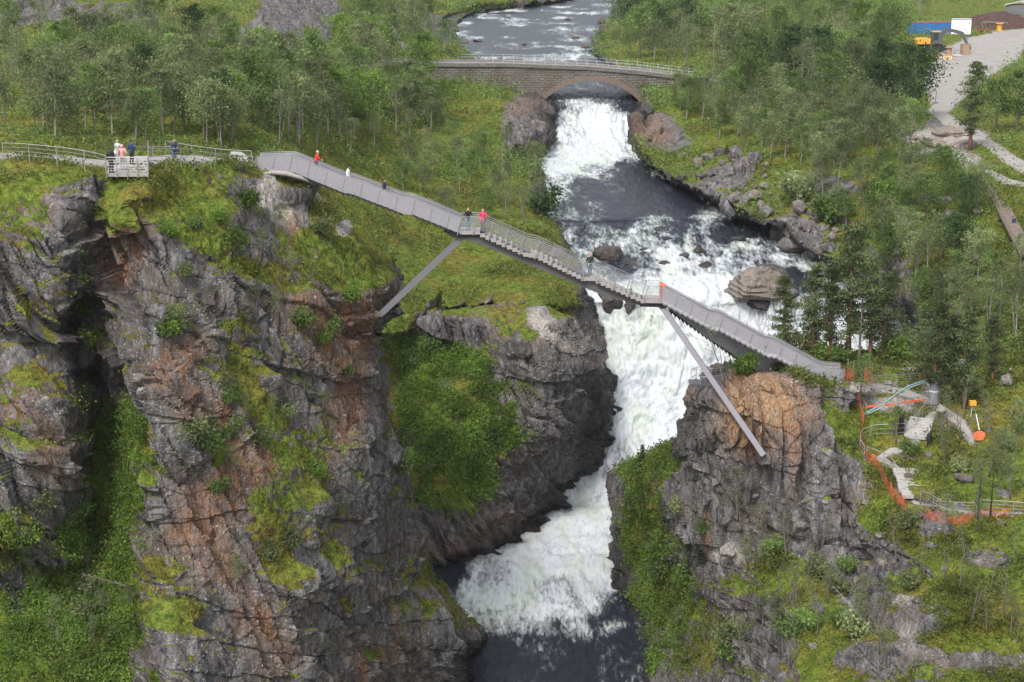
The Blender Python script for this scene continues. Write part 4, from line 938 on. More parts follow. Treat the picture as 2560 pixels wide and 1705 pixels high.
def heap(loc, size, label, seed, mat='soil', name='soil_heap'):
    n = 60; g = np.linspace(-1, 1, n); X, Yy = np.meshgrid(g, g); r = np.hypot(X, Yy); Z = np.clip(1 - r ** 1.6, -.3, 1)
    V = np.stack([X.ravel() * size[0] / 2, Yy.ravel() * size[1] / 2, Z.ravel() * size[2]], 1)
    V[:, 2] += (fbm(V * .5 + seed, 3, seed) * .5 + fbm(V * 2.5, 3, seed) * .35 + .1) * (Z.ravel() > 0)
    o = link(name, np_mesh(name, V, grid_faces(n, n), False, [M[mat]])); o.location = loc; tag(o, label, 'heap'); return o
heap(at(2490, 70), (21, 12, 3.6), 'large dark brown heap of bark and soil at the yard edge', 4)
heap(at(2232, 116), (7, 4, .9), 'low reddish brush pile beside the birches left of the yard', 6)
fr = empty('scaffold_rack', at(2490, 74), 'grey tubular steel frame standing before the brown heap', 'frame')
for a, b in (((-3,0,0),(-3.3,0,1.7)),((-2.3,0,0),(-2.6,0,1.9)),((-3.3,0,1.7),(2.4,0,1.6)),((2.4,0,1.6),(3,0,0)),((1.8,.5,1.5),(2.2,.5,0)),((-2.6,0,1.9),(1.8,.5,1.5))): MB().bar(a, b, .09).build('tube', M['steel'], fr, False)
bbox('steel_skip', 2458, 77, (2.4, 1.2, .35), 'rust', 'flat rusty red tray left of the yellow cable drum', 'tray', .1)
sh = empty('site_shed', at(2552, 36), 'grey shed with a pale patched roof in the upper right corner', 'shed', rz=-.4)
MB().box((0, 0, 1.2), (7, 4, 2.4)).build('wall', M['strut'], sh, False)
MB().prism([(-3.8, 2.35), (0, 3.3), (3.8, 2.35), (3.7, 2.2), (0, 3.1), (-3.7, 2.2)], -2.4, 2.4).build('roof', M['stonepale'], sh, False)
bbox('orange_barrier', 2538, 14, (3, .4, .5), 'orange', 'orange barrier lying on the grass above the shed', 'barrier', .5)
rl_ = empty('road_sign', at(2338, 258), 'thin leaning dark pole on a base at the near end of the gravel yard', 'pole')
MB().bar((0, 0, 0), (.1, 0, 1.9), .08).build('pole', M['beam'], rl_, False); MB().box((0, 0, .06), (.9, .4, .12)).build('foot', M['beam'], rl_, False)
# utility poles
def pole(px, py, h, label, arm=False, r=.13):
    p = at(px, py); e = empty('utility_pole', p, label, 'pole')
    MB().tube([(0, 0, -.3), (.05, 0, h)], [r, r * .7], 8).build('shaft', M['oldwood' if not arm else 'steel'], e, False)
    if arm: MB().box((0, 0, h - .6), (1.6, .15, .15)).build('crossarm', M['oldwood'], e, False)
pole(1783, 176, 9.0, 'tall weathered wooden pole standing at the right end of the stone bridge')
pole(1611, 70, 9.0, 'wooden pole rising above the trees on the right river bank', r=.16)
pole(1712, 32, 7.0, 'left one of the twin pale masts at the top edge of the photo', True, .15)
pole(1732, 32, 7.0, 'right one of the twin pale masts at the top edge of the photo', True, .15)
pole(2120, 42, 8.0, 'pale wooden pole at the top edge above the dense green trees')
# ================================================================== RIGHT PATHS
def g(px, py, dz=0): return at(px, py) + Vector((0, 0, dz))
# fence gate with orange mesh at the lower bridge end
gt = empty('orange_barrier_gate', P(2118, 960, 140.2), 'temporary steel barrier with orange netting closing the lower bridge end', 'barrier')
for px, py, y in ((2106,962,139.9),(2118,955,141.8),(2132,958,142.6),(2172,956,141.9),(2178,965,140.2)):
    p = P(px, py, y); MB().bar(p, p + Vector((0, 0, 1.9 if px > 2110 else 1.25)), .05).build('post', M['steel'], gt)
def netstrip(pts, h, par, nm='netting', mat='net', wob=.25):
    v = []; f = []; S = smoothpts(pts, 8) if len(pts) > 2 else [Vector(pts[0]).lerp(Vector(pts[1]), i / 8) for i in range(9)]
    for i, p in enumerate(S):
        hh = h * (1 - wob + 2 * wob * (.5 + .5 * math.sin(i * .9 + i * i * .07)))
        off = Vector((0.12 * math.sin(i * 1.7), .12 * math.cos(i * 1.3), 0)); v += [p, p + Vector((0, 0, hh * .5)) + off, p + Vector((0, 0, hh))]
    for i in range(len(S) - 1):
        for k in (0, 1): f.append((3 * i + k, 3 * i + 3 + k, 3 * i + 4 + k, 3 * i + 1 + k))
    MB().add(v, f).build(nm, M[mat], par)
netstrip([P(2108,962,139.9), P(2122,958,141.5), P(2132,962,142.5)], 1.3, gt); netstrip([P(2160,962,142.2), P(2178,965,140.2)], 1.5, gt)
ob = empty('barrier_board', P(1658, 750, 140.4), 'red-orange plastic barrier closing the walkway at the lower middle landing', 'barrier')
m = MB(); c = P(1658, 752, 140.6); m.box(c + Vector((0, .4, .62)), (.35, 1.0, 1.25)); m.box(c + Vector((-.2, .4, 1.2)), (.08, 1.1, .12)); m.build('board', M['orange'], ob)
for yy in (-.1, .9): MB().bar(c + Vector((.02, yy, 0)), c + Vector((.02, yy, 1.35)), .06).build('post', M['steel'], ob)
# orange netting along the path
nf = empty('orange_net_fence', g(2160,1010), 'sagging orange safety net fence running down beside the stone path', 'fence')
netstrip([g(2142,998), g(2152,1040), g(2158,1070), g(2152,1110), g(2165,1150), g(2195,1175), g(2215,1225), g(2245,1262), g(2262,1275)], 1.0, nf, wob=.15)
for q in ((2142,998),(2158,1070),(2165,1150),(2205,1200),(2245,1262)): MB().bar(g(*q), g(*q, 1.1), .04).build('post', M['oldwood'], nf)
nf2 = empty('orange_net_fence', g(2320,1290), 'orange safety net hanging below the railing of the lower path', 'fence')
netstrip([g(2312,1298), g(2350,1305), g(2400,1312), g(2438,1302), g(2480,1296), g(2525,1294)], .75, nf2, wob=.2)
tb = empty('orange_tape_fence', g(2200,1040), 'orange tape strung on short wooden stakes above the stone path', 'fence')
for a, b in (((2165,1032),(2235,1026)),((2252,1022),(2310,1014))):
    pa, pb = g(*a, .5), g(*b, .5); MB().bar(pa, pb, .05, .14).build('tape', M['orange'], tb)
    for p in (pa, pb): MB().bar(p - Vector((0, 0, .6)), p + Vector((0, 0, .3)), .05).build('stake', M['wood'], tb)
def hose(pts, r, label, mat):
    o = MB().tube(smoothpts(pts, 6), r, 6).build('hose', mat, None, smooth=True); tag(o, label, 'hose')
M['hose'] = plain('blue_green_hose', (.22, .36, .36), .5, 0, .2)
hose([g(2155,1042,.1), P(2200,1020,138), P(2250,980,140), P(2338,945,142)], .05, 'lower of two blue-green hoses slung from the wrapped pine', M['hose'])
hose([g(2160,1040,.2), P(2215,1005,138.5), P(2265,968,140.5), P(2338,942,142)], .05, 'upper of two blue-green hoses slung from the wrapped pine', M['hose'])
railing([g(2160,1150), g(2148,1128), g(2155,1108), g(2185,1096), g(2230,1094), g(2262,1092)], 'curved grey railing looping round the bend of the stone path', bars=3, spacing=1.6)
railing([g(2265,1090), g(2290,1070), g(2305,1048), g(2335,1030)], 'grey railing climbing the steps beside the black tube', bars=3, spacing=1.3)
railing([g(2165,1150), g(2195,1162), g(2222,1172), g(2240,1200)], 'short grey railing leading down to the stone steps', bars=2, spacing=1.3)
railing([g(2300,1262), g(2325,1272), g(2355,1290), g(2400,1292), g(2440,1294)], 'grey railing with sagging bars along the lower path', bars=5, spacing=1.7)
railing([g(2450,1286), g(2490,1288), g(2570,1294)], 'grey railing at the right end of the lower path by the burnt trunks', bars=4, spacing=1.7)
railing([P(2180,972,141), P(2225,970,143), P(2290,965,147), P(2345,962,149)], 'grey railing behind the orange gate at the bridge end', bars=5, spacing=1.8)
def stonesteps(pa, pb, n, w, label):
    e = empty('stone_steps', pb, label, 'steps'); d = (pb - pa); dn = Vector((d.x, d.y, 0)).normalized(); ang = math.atan2(dn.y, dn.x)
    for i in range(n):
        p = pa + d * (i + .5) / n; R3 = Matrix.Rotation(ang, 3, 'Z')
        MB().box(p + Vector((0, 0, .04)), (Vector((d.x, d.y, 0)).length / n * 1.05, w * random.uniform(.92, 1.05), .26), M=R3).build('step', M['stonepale'], e)
stonesteps(g(2265,1178,.15), g(2288,1250,.15), 9, 2.0, 'pale stone staircase descending to the lower path')
stonesteps(g(2305,1050,.1), g(2290,1100,.1), 7, 1.9, 'pale stone steps between the black tube and the birches')
bt = empty('drain_tube', g(2252,1082), 'upright black tube standing on the slope above the curved railing', 'tube')
MB().cyl((0, 0, -.1), .2, 1.5, 12).build('tube', M['black'], bt, False); MB().cyl((0, 0, 1.4), .24, .08, 12).build('collar', M['black'], bt, False)
bb = empty('black_sack', g(2322,1112), 'black sack slumped beside the stone steps', 'sack')
boulder(bb.location + Vector((0, 0, .4)), (.5,.4,1.2), None, seed=12, mat='black', parent=bb, name='sack_body', block=.2); MB().cyl((.1, 0, .95), .07, .2, 8).build('sack_neck', M['black'], bb, False)
M['tarp'] = plain('grey_tarp', (.20, .19, .22), .5, 0, .15, 3)
op = empty('orange_debris_bag', g(2450,1100), 'orange lifting bag full of debris on the green slope', 'bag')
boulder(op.location + Vector((0, 0, .35)), (1.0,.8,.8), None, seed=15, mat='orange', parent=op, name='bag_body', block=.4)
MB().bar((-.1, 0, .8), (-.35, .3, 2.0), .06).build('lifting_strap', M['white'], op, False)
ys = empty('survey_marker', g(2430,1038), 'small yellow box on thin legs standing among the heather', 'instrument')
MB().box((0, 0, 1.0), (.5, .4, .35)).build('housing', M['yellow'], ys, False)
for a in (0, 2.1, 4.2): MB().bar((0, 0, .85), (.4 * math.cos(a), .4 * math.sin(a), -.1), .05).build('leg', M['steel'], ys, False)
# wooden stair at the right edge
ws = empty('timber_stairway', g(2490,480), 'long grey timber stairway descending at the right edge of the photo', 'stairway')
pa, pb = g(2480,470,.1), g(2572,645,.1); d = pb - pa; nS = 34
dn = Vector((d.x, d.y, 0)).normalized(); R3 = Matrix.Rotation(math.atan2(dn.y, dn.x), 3, 'Z'); side = Vector((-dn.y, dn.x, 0))
for i in range(nS):
    p = pa + d * i / nS; MB().box(p + Vector((0, 0, .1)), (Vector((d.x, d.y, 0)).length / nS * .8, 1.5, .1), M=R3).build('step', M['oldwood'], ws)
for s in (-.75, .75): MB().bar(pa + side * s, pb + side * s, .1, .25).build('stringer', M['oldwood'], ws)
MB().bar(pa + side * -.8 + Vector((0, 0, 1)), pb + side * -.8 + Vector((0, 0, 1)), .07).build('handrail', M['oldwood'], ws)
for i in range(8): p = pa + d * i / 7 + side * -.8; MB().bar(p, p + Vector((0, 0, 1)), .07).build('post', M['oldwood'], ws)
railing([g(2345,830), g(2400,828)], 'bit of thin grey railing among the birches far right', bars=2)
# ================================================================== BOULDERS
def rock(px, py, wpx, hpx, label, seed, veg=0, wet=0, pale=0, rust=0, group=None, sink=.25, dz=0, rz=None, dep=1.0, name='boulder', sub=4):
    p, _ = ground(px, py)
    if p is None: return
    s = F / ((p.y) * CP + (CAMZ - p.z) * SP); w_, h_ = wpx / s, hpx / s
    boulder(p + Vector((0, w_ * .2, h_ * (.5 - sink) + dz)), (w_, w_ * dep, h_ * 1.25), label, 'rock', name, group, seed, sub=sub, attrs=dict(veg=veg, wet=wet, pale=pale, rust=rust, path=0), rz=random.uniform(0, 3) if rz is None else rz)
M['pinkrock'] = M['terrain']
rock(1885,752,190,84,'large layered pinkish rock outcrop rising from the rapids', 21, pale=.42, rust=.22, rz=.05, sub=5, dep=1.0, name='rock_outcrop')
rock(1930,700,90,40,'dark wet slab behind the large pinkish outcrop in the rapids', 22, wet=.55, rz=0)
rock(1905,775,90,50,'dark wet rock below the pinkish outcrop at the lip of the falls', 23, wet=.7, rz=.2)
rock(1960,742,90,40,'grey rock shelf right of the pinkish outcrop', 29, pale=.1, rz=.2)
rock(1530,775,85,75,'dark rock splitting the waterfall under the step bridge', 24, wet=.45, rust=.1, rz=.3)
rock(1578,775,35,60,'small dark rock at the lip beside the thin jet of water', 25, wet=.8, rz=.3)
rock(1520,648,75,48,'brown wet boulder in the rapids behind the person in the green coat', 26, wet=.6, rust=.1)
rock(1395,645,60,35,'rock at the left bank seen through the bridge railing', 27, rust=.3, wet=.2)
for i, (x, y, w_, h_, l) in enumerate([(1750,630,34,34,'dark pointed boulder in the rapids above the pinkish outcrop'),(1670,598,30,16,'small dark rock in the rapids nearest the calm pool'),(1655,575,40,14,'dark flat rock at the head of the rapids'),(1760,668,40,24,'dark half-drowned rock left of the pinkish outcrop'),
   (1455,588,24,14,'small dark rock by the left bank of the rapids'),(1585,660,50,20,'dark submerged rock in the middle of the rapids'),(1660,660,32,18,'small dark rock in white water behind the orange barrier'),(1610,625,26,12,'tiny dark rock in the middle of the rapids'),(1850,600,46,22,'dark slick rock by the right side of the rapids'),(1710,640,34,18,'dark rock among white water in the rapids')]):
    rock(x, y, w_ * 1.1, h_ * .8, l, 30 + i, wet=.75, sink=.5, rz=0)
for i, (x, y, w_, h_, l) in enumerate([(1290,20,48,34,'big rounded boulder on the far river bank'),(1505,58,26,15,'brown boulder in the river upstream of the stone bridge, nearest the right bank'),(1440,98,26,12,'dark boulder in mid river above the stone bridge'),(1420,50,20,10,'small dark rock in the upper river'),(1196,104,28,8,'dark flat rock near the left bank above the stone bridge'),(1165,108,22,8,'dark rock closest to the left bank above the stone bridge'),
   (1462,120,30,12,'dark rock by the right bank above the stone bridge'),(1310,112,14,6,'tiny dark rock in the river left of centre above the stone bridge')]):
    rock(x, y, w_, h_, l, 50 + i, wet=.35 if i else 0, rust=.4, sink=.3, sub=3)
rock(1372,285,40,34,'dark split rock face on the left of the upper falls', 61, wet=.6, rust=.3, dz=0)
rock(1618,285,45,20,'dark wet ledge on the right of the upper falls', 62, wet=.8)
rock(1345,345,60,60,'grey slabby crag beside the left of the upper falls', 63, rust=.1); rock(1290,365,44,50,'slanting grey crag below the left birches by the upper falls', 64)
rock(1640,345,60,40,'reddish crag on the right of the upper falls', 65, rust=.6)
for i in range(9): rock(1640 + i * 9 + random.uniform(-4, 4), 448 + random.uniform(-8, 12), 26, 18, 'grey stone in the small cluster lying in the pool', 70 + i, group='stones in the pool by the right bank', sub=3)
# boulder field on the right bank
spots = []
tries = 0
FIELD = [(1735,500),(1700,440),(1760,400),(1830,380),(1900,400),(1960,450),(2050,480),(2110,530),(2100,600),(2060,660),(1990,640),(1930,580),(1860,530),(1790,520)]
while len(spots) < 85 and tries < 6000:
    tries += 1; x, y = random.uniform(1690, 2120), random.uniform(375, 665)
    if inpoly(np.array([x]), np.array([y]), FIELD)[0] and all((x - a) ** 2 + ((y - b) * 1.5) ** 2 > 20 ** 2 for a, b, *_ in spots): spots.append((x, y))
for i, (x, y) in enumerate(spots):
    w_ = random.choice((14, 20, 26, 36, 46))
    rock(x, y, w_, w_ * random.uniform(.6, .95), ['grey angular block in the boulder field on the right bank', 'mossy-topped block in the boulder field on the right bank', 'brownish block in the boulder field on the right bank'][i % 3], 100 + i, veg=[0, .6, 0][i % 3], rust=[0, 0, .15][i % 3], pale=random.choice((0, .15, .3)), group=['grey blocks of the boulder field', 'mossy blocks of the boulder field', 'brown blocks of the boulder field'][i % 3], sub=3, sink=.2)
rock(1842,535,85,70,'big grey flat-faced boulder at the water edge of the boulder field', 90, rz=0.1); rock(1985,630,85,62,'big pale boulder at the right edge of the rapids', 91, pale=.15)
rock(2040,650,55,55,'rounded grey boulder beside the big pale one at the rapids', 92); rock(1860,435,75,60,'large grey crag topped with lichen above the boulder field', 93)
rock(1950,595,80,35,'long pale slab reaching into the rapids from the right bank', 94, pale=.2)
for i in range(70):
    x, y = random.uniform(1900, 2540), random.uniform(430, 860)
    if ground(x, y)[1] != 'right_bank': continue
    w_ = random.choice((14, 18, 26, 40)); rock(x, y, w_, w_ * .6, 'small grey rock showing through the heather on the right bank', 300 + i, veg=random.choice((0, .5)), pale=random.choice((0, .2, .4)), group='small rocks in the heather of the right bank', sub=3, sink=.3)
for x, y, w_, h_, l in [(2390,340,130,26,'pale broken rock ledge below the gravel yard, the wider one'),(2340,365,90,22,'pale broken rock ledge below the gravel yard, the left one'),(2420,368,80,20,'pale rock ledge at the foot of the tall pine'),(2290,350,36,14,'pale stone left of the ledges below the yard'),(2415,420,40,30,'pale boulder beside the path below the tall pine')]:
    rock(x, y, w_, h_, l, int(x + y), pale=.6, rust=.25)
for i in range(60):
    x, y = random.uniform(1780, 2540), random.uniform(1130, 1690)
    if ground(x, y)[1] != 'right_cliff': continue
    w_ = random.choice((16, 24, 34, 50)); rock(x, y, w_, w_ * .6, 'lichen-spotted grey rock on the mossy slope in the lower right', 400 + i, veg=random.choice((0, .5)), pale=random.choice((0, 0, .3)), group='rocks on the lower right slope', sub=3, sink=.35)
rock(1830,1385,70,34,'pale flat-topped boulder on the scree under the right cliff', 470, pale=.6)
for i in range(16):
    x, y = random.uniform(2180, 2550), random.uniform(885, 985)
    if ground(x, y)[1] in ('right_cliff', 'right_bank'): rock(x, y, random.choice((14, 20, 28)), random.choice((9, 13)), 'pale stone scattered in the grass behind the lower bridge end', 500 + i, pale=.7, group='pale stones behind the lower bridge end', sub=3, sink=.3)
rock(2515,965,40,34,'pale grey boulder among the pines at the far right', 471, pale=.4)
# ================================================================== FOLIAGE
def leaf_quads(C, size, rg, up=.3, asp=.6):
    n = len(C); a = rg.normal(size=(n, 3)); a /= np.linalg.norm(a, axis=1, keepdims=True)
    b = rg.normal(size=(n, 3)); b[:, 2] += up; b = np.cross(a, b); b /= np.linalg.norm(b, axis=1, keepdims=True) + 1e-9
    s = (size * rg.uniform(.6, 1.3, n))[:, None]; a = a * s * .5; b = b * s * .5 * asp
    V = np.stack([C - a - b * .4, C + b * .9 - a * .1, C + a, C - b * .9 + a * .1], 1).reshape(-1, 3)
    return V, np.arange(4 * n).reshape(n, 4)
def tree_proto(kind, seed, h):
    rg = np.random.default_rng(seed); tr = MB(); C = []
    n = 9; bend = rg.uniform(-.5, .5, 2) * h * .1; ph = rg.uniform(0, 6)
    spine = [Vector((bend[0] * t * t + .05 * h * .25 * math.sin(3 * t + ph) * t, bend[1] * t * t, h * t)) for t in np.linspace(0, 1, n)]
    def sp(t): i = min(int(t * (n - 1)), n - 2); u = t * (n - 1) - i; return spine[i].lerp(spine[i + 1], u)
    if kind == 'birch' or kind == 'thin' or kind == 'round' or kind == 'bare':
        r0 = .012 * h + .03; tr.tube([s - Vector((0, 0, .3 if i == 0 else 0)) for i, s in enumerate(spine)], [r0 * (1 - .85 * i / (n - 1)) for i in range(n)], 6)
        if kind == 'thin' or rg.random() < .35:
            a = rg.uniform(0, 6); tr.tube([Vector((0, 0, -.2)), Vector((math.cos(a) * .35, math.sin(a) * .35, h * .4)), Vector((math.cos(a) * .7, math.sin(a) * .7, h * .75))], [r0 * .7, r0 * .5, r0 * .2], 5)
        nb = {'birch': 26, 'thin': 20, 'round': 32, 'bare': 14}[kind]; cr0 = {'birch': .3, 'thin': .42, 'round': .18, 'bare': .3}[kind]
        wid = {'birch': .30, 'thin': .24, 'round': .38, 'bare': .28}[kind]; dens = {'birch': 70, 'thin': 44, 'round': 85, 'bare': 14}[kind]
        for k in range(nb):
            t = cr0 + (1 - cr0) * ((k + rg.random()) / nb) ** .9; base = sp(min(t, .98)); az = rg.uniform(0, 6.283)
            prof = math.sin(math.pi * min(max((t - cr0) / (1 - cr0) * .78 + .18, 0), 1)) ** .7
            L = h * wid * prof * rg.uniform(.6, 1.15); dz = L * rg.uniform(.25, .8)
            tip = base + Vector((math.cos(az) * L, math.sin(az) * L, dz)); mid = base.lerp(tip, .55) + Vector((0, 0, L * .08))
            tr.tube([base, mid, tip], [r0 * .3 * (1.1 - t * .6), r0 * .16, r0 * .05], 3, cap=False)
            for m_ in range(3):
                cc = base.lerp(tip, rg.uniform(.45, 1.08)) + Vector(rg.normal(size=3) * .12 * L * .6); cr = L * rg.uniform(.25, .42) + .12
                pts = rg.normal(size=(int(dens * rg.uniform(.3, .55)), 3)) * cr * (.62, .62, .48) + np.array(cc); C.append(pts)
        C = np.concatenate(C); sz = {'birch': .23, 'thin': .20, 'round': .25, 'bare': .16}[kind] * (.75 + h * .045)
        V, Fq = leaf_quads(C, sz, rg)
    elif kind == 'pine':
        r0 = .018 * h + .05; tr.tube([s - Vector((0, 0, .4 if i == 0 else 0)) for i, s in enumerate(spine)], [r0 * (1 - .8 * i / (n - 1)) for i in range(n)], 7)
        st = .2
        for k in range(52):
            t = st + (1 - st) * (k + rg.random()) / 52; base = sp(min(t, .985)); az = rg.uniform(0, 6.283)
            L = h * .235 * (1 - ((t - st) / (1 - st)) ** 1.3 * .82) * rg.uniform(.3, 1.35) * (.35 + .65 * min(1, (t - st) * 2.6)); dz = L * rg.uniform(-.12, .35)
            tip = base + Vector((math.cos(az) * L, math.sin(az) * L, dz)); tr.tube([base, base.lerp(tip, .5) + Vector((0, 0, .04 * L)), tip], [r0 * .28, r0 * .16, r0 * .06], 4, cap=False)
            for m_ in range(6):
                cc = base.lerp(tip, rg.uniform(.35, 1.05)) + Vector(rg.normal(size=3) * (.22, .22, .05)) * L * .7; cr = .16 * L + .16
                C.append(rg.normal(size=(30, 3)) * (cr, cr, cr * .38) + np.array(cc))
        for k in range(10):   # dead lower branches
            t = rg.uniform(.18, st + .1); base = sp(t); az = rg.uniform(0, 6.283); L = h * .13 * rg.uniform(.4, 1.2)
            tip = base + Vector((math.cos(az) * L, math.sin(az) * L, L * rg.uniform(-.3, .1))); tr.tube([base, base.lerp(tip, .5) + Vector((0, 0, .08 * L)), tip], [r0 * .22, r0 * .12, r0 * .03], 4, cap=False)
        C = np.concatenate(C); V, Fq = leaf_quads(C, .22, rg, asp=.4)
    elif kind == 'spruce':
        r0 = .02 * h; tr.tube([s - Vector((0, 0, .2 if i == 0 else 0)) for i, s in enumerate(spine)], [r0 * (1 - .9 * i / (n - 1)) for i in range(n)], 6)
        for k in range(44):
            t = .08 + .9 * k / 44; base = sp(t); az = k * 2.4; L = h * .26 * (1 - t) + .05
            tip = base + Vector((math.cos(az) * L, math.sin(az) * L, -.12 * L)); m_ = int(24 + L * 30)
            u = rg.random(m_)[:, None]; C.append(np.array(base) * (1 - u) + np.array(tip) * u + rg.normal(size=(m_, 3)) * (.07, .07, .03))
        C = np.concatenate(C); V, Fq = leaf_quads(C, .14, rg, asp=.4)
    elif kind == 'shrub':
        for k in range(9):
            az = rg.uniform(0, 6.283); L = h * .6 * rg.uniform(.4, 1); tip = Vector((math.cos(az) * L, math.sin(az) * L, h * rg.uniform(.5, 1)))
            tr.tube([Vector((0, 0, -.1)), tip * .5, tip], [.035, .02, .008], 4, cap=False)
            for m_ in range(3): C.append(rg.normal(size=(38, 3)) * h * (.2, .2, .16) + np.array(tip * rg.uniform(.5, 1.0)))
        C = np.concatenate(C); C[:, 2] = np.abs(C[:, 2]); V, Fq = leaf_quads(C, .17 + .04 * h, rg)
    elif kind == 'dead':
        r0 = .02 * h; tr.tube([s - Vector((0, 0, .3 if i == 0 else 0)) for i, s in enumerate(spine)], [r0 * (1 - .85 * i / (n - 1)) for i in range(n)], 6)
        for k in range(16):
            t = rg.uniform(.35, .98); base = sp(t); az = rg.uniform(0, 6.283); L = h * .2 * rg.uniform(.4, 1.2) * (1.3 - t)
            tip = base + Vector((math.cos(az) * L, math.sin(az) * L, L * rg.uniform(-.1, .5))); tr.tube([base, base.lerp(tip, .5) + Vector((0, 0, .12 * L)), tip], [r0 * .35, r0 * .2, r0 * .05], 4, cap=False)
        V = None; Fq = None
    me = bpy.data.meshes.new('trunk'); me.from_pydata(tr.v, [], tr.f)
    for p in me.polygons: p.use_smooth = True
    cm = None if V is None else np_mesh('crown', V, Fq, False)
    return me, cm
PROTO = {}
def proto(kind, seed, h, bark, leaf):
    k = (kind, seed, h, bark, leaf)
    if k not in PROTO:
        tm, cm = tree_proto(kind, seed, h); tm.materials.append(M[bark])
        if cm: cm.materials.append(M[leaf])
        PROTO[k] = (tm, cm)
    return PROTO[k]
def plant_tree(name, pr, loc, sc, label, cat, group=None, lean=(0, 0), rz=None, flat=1.0):
    tm, cm = pr; e = bpy.data.objects.new(name, None); COL.objects.link(e); e.location = loc; e.scale = (sc, sc, sc * flat)
    e.rotation_euler = (lean[0], lean[1], random.uniform(0, 6.28) if rz is None else rz); tag(e, label, cat, group)
    a = bpy.data.objects.new('trunk', tm); COL.objects.link(a); a.parent = e
    if cm: b = bpy.data.objects.new('crown', cm); COL.objects.link(b); b.parent = e
    return e
bpy.context.view_layer.update(); DG = bpy.context.evaluated_depsgraph_get()
# pick tree bases first (ray casts against the terrain), then place
def scatter(polys, n, mind, ok=('left_plateau', 'right_bank'), existing=None):
    out = existing if existing is not None else []; got = []; tr = 0
    areas = []
    for p in polys:
        a = abs(sum(p[i][0] * p[(i + 1) % len(p)][1] - p[(i + 1) % len(p)][0] * p[i][1] for i in range(len(p)))) / 2; areas.append(a)
    while len(got) < n and tr < n * 60:
        tr += 1; p = random.choices(polys, areas)[0]; xs = [q[0] for q in p]; ys = [q[1] for q in p]
        x, y = random.uniform(min(xs), max(xs)), random.uniform(min(ys), max(ys))
        if not inpoly(np.array([x]), np.array([y]), p)[0]: continue
        if any((x - a) ** 2 + ((y - b) * 1.3) ** 2 < mind * mind for a, b in out): continue
        if inpoly(np.array([x]), np.array([y]), YARD)[0] or (620 < x < 850 and y < 215) or (2235 < x < 2345 and 90 < y < 215) or (1070 < x < 1345 and 150 < y < 290) or (1610 < x < 1720 and 185 < y < 275) or (2120 < x < 2300 and 700 < y < 900) or (2450 < x < 2580 and 440 < y < 700) or (2140 < x < 2345 and 1015 < y < 1310) or (2345 < x < 2560 and 1260 < y < 1330): continue
        loc, ob = ground(x, y)
        if loc is None or ob not in ok: continue
        out.append((x, y)); got.append((x, y, loc))
    return got
TAKEN = []
ZONES = [
 # polygon(s), count, min distance, kinds, height scale, label stem, group
 ([[(0,160),(300,110),(560,140),(640,230),(640,380),(300,368),(0,358)]], 66, 26, ['birch','birch','birch','thin','round'], (5.0,7.2), 'on the left hillside behind the railing path', 'birches on the left hillside'),
 ([[(0,40),(500,20),(560,130),(300,100),(0,150)]], 12, 40, ['birch','thin','round'], (4.0,5.5), 'scattered on the open slope at the top left', 'birches on the top left slope'),
 ([[(640,150),(840,10),(1010,20),(1120,110),(1200,230),(1130,330),(900,360),(660,380)]], 85, 24, ['birch','birch','thin','round','thin'], (6,8.6), 'in the wood between the hillside and the stone bridge', 'birches in the wood left of the stone bridge'),
 ([[(820,400),(900,360),(1200,310),(1330,400),(1370,560),(1100,560),(980,460)]], 26, 38, ['thin','thin','birch','bare'], (3.8,5.4), 'dotted over the meadow behind the step bridge', 'thin birches on the meadow'),
 ([[(1570,-5),(2330,-10),(2330,50),(2260,110),(2290,290),(1900,300),(1760,190),(1600,150),(1500,120),(1520,40)]], 90, 27, ['birch','round','round','birch','thin'], (7,10.5), 'in the dense wood between the river and the gravel yard', 'birches in the wood right of the river'),
 ([[(1640,215),(1850,240),(2290,290),(2280,420),(2000,440),(1850,370),(1680,300)]], 46, 30, ['birch','thin','birch'], (5.2,7.4), 'on the grassy bank above the boulder field', 'birches above the boulder field'),
 ([[(2000,440),(2300,420),(2460,470),(2545,700),(2545,880),(2300,850),(2260,760),(2130,600)]], 48, 34, ['birch','thin','birch','round'], (3.8,6.0), 'on the rocky right bank below the timber stairway', 'birches on the rocky right bank'),
]
LEAF = {'birch': ['leafgrey', 'leafgrey', 'leafgreen'], 'thin': ['leafgrey', 'leafgrey', 'leafgrey'], 'round': ['leafgreen', 'leafgreen', 'leafgreen', 'leafbright', 'leafdark'], 'bare': ['leafgrey']}
LOOK = {('birch', 'leafgrey'): 'grey-green birch', ('birch', 'leafgreen'): 'fresh green birch', ('thin', 'leafgrey'): 'slender pale-stemmed birch', ('round', 'leafgreen'): 'full green leafy tree', ('round', 'leafbright'): 'bright green leafy tree', ('round', 'leafdark'): 'dark green leafy tree', ('bare', 'leafgrey'): 'almost bare small birch'}
PICKS = [(z, scatter(z[0], z[1], z[2], existing=TAKEN)) for z in ZONES]
CLIFFT = scatter([[(1560,1250),(1700,1200),(2150,1400),(2250,1690),(1620,1690)], [(2200,1050),(2560,960),(2560,1640),(2250,1500)]], 105, 30, ok=('right_cliff',), existing=TAKEN)
LEFTT = scatter([[(420,500),(900,560),(900,900),(820,1400),(560,1500),(420,1000)], [(0,1250),(330,1000),(330,1600),(0,1690)], [(1000,860),(1350,900),(1300,1230),(1000,1200)]], 85, 34, ok=('left_cliff', 'middle_cliff'), existing=TAKEN)
SP_ = {}
def at2(n, *q): SP_[n] = at(*q)
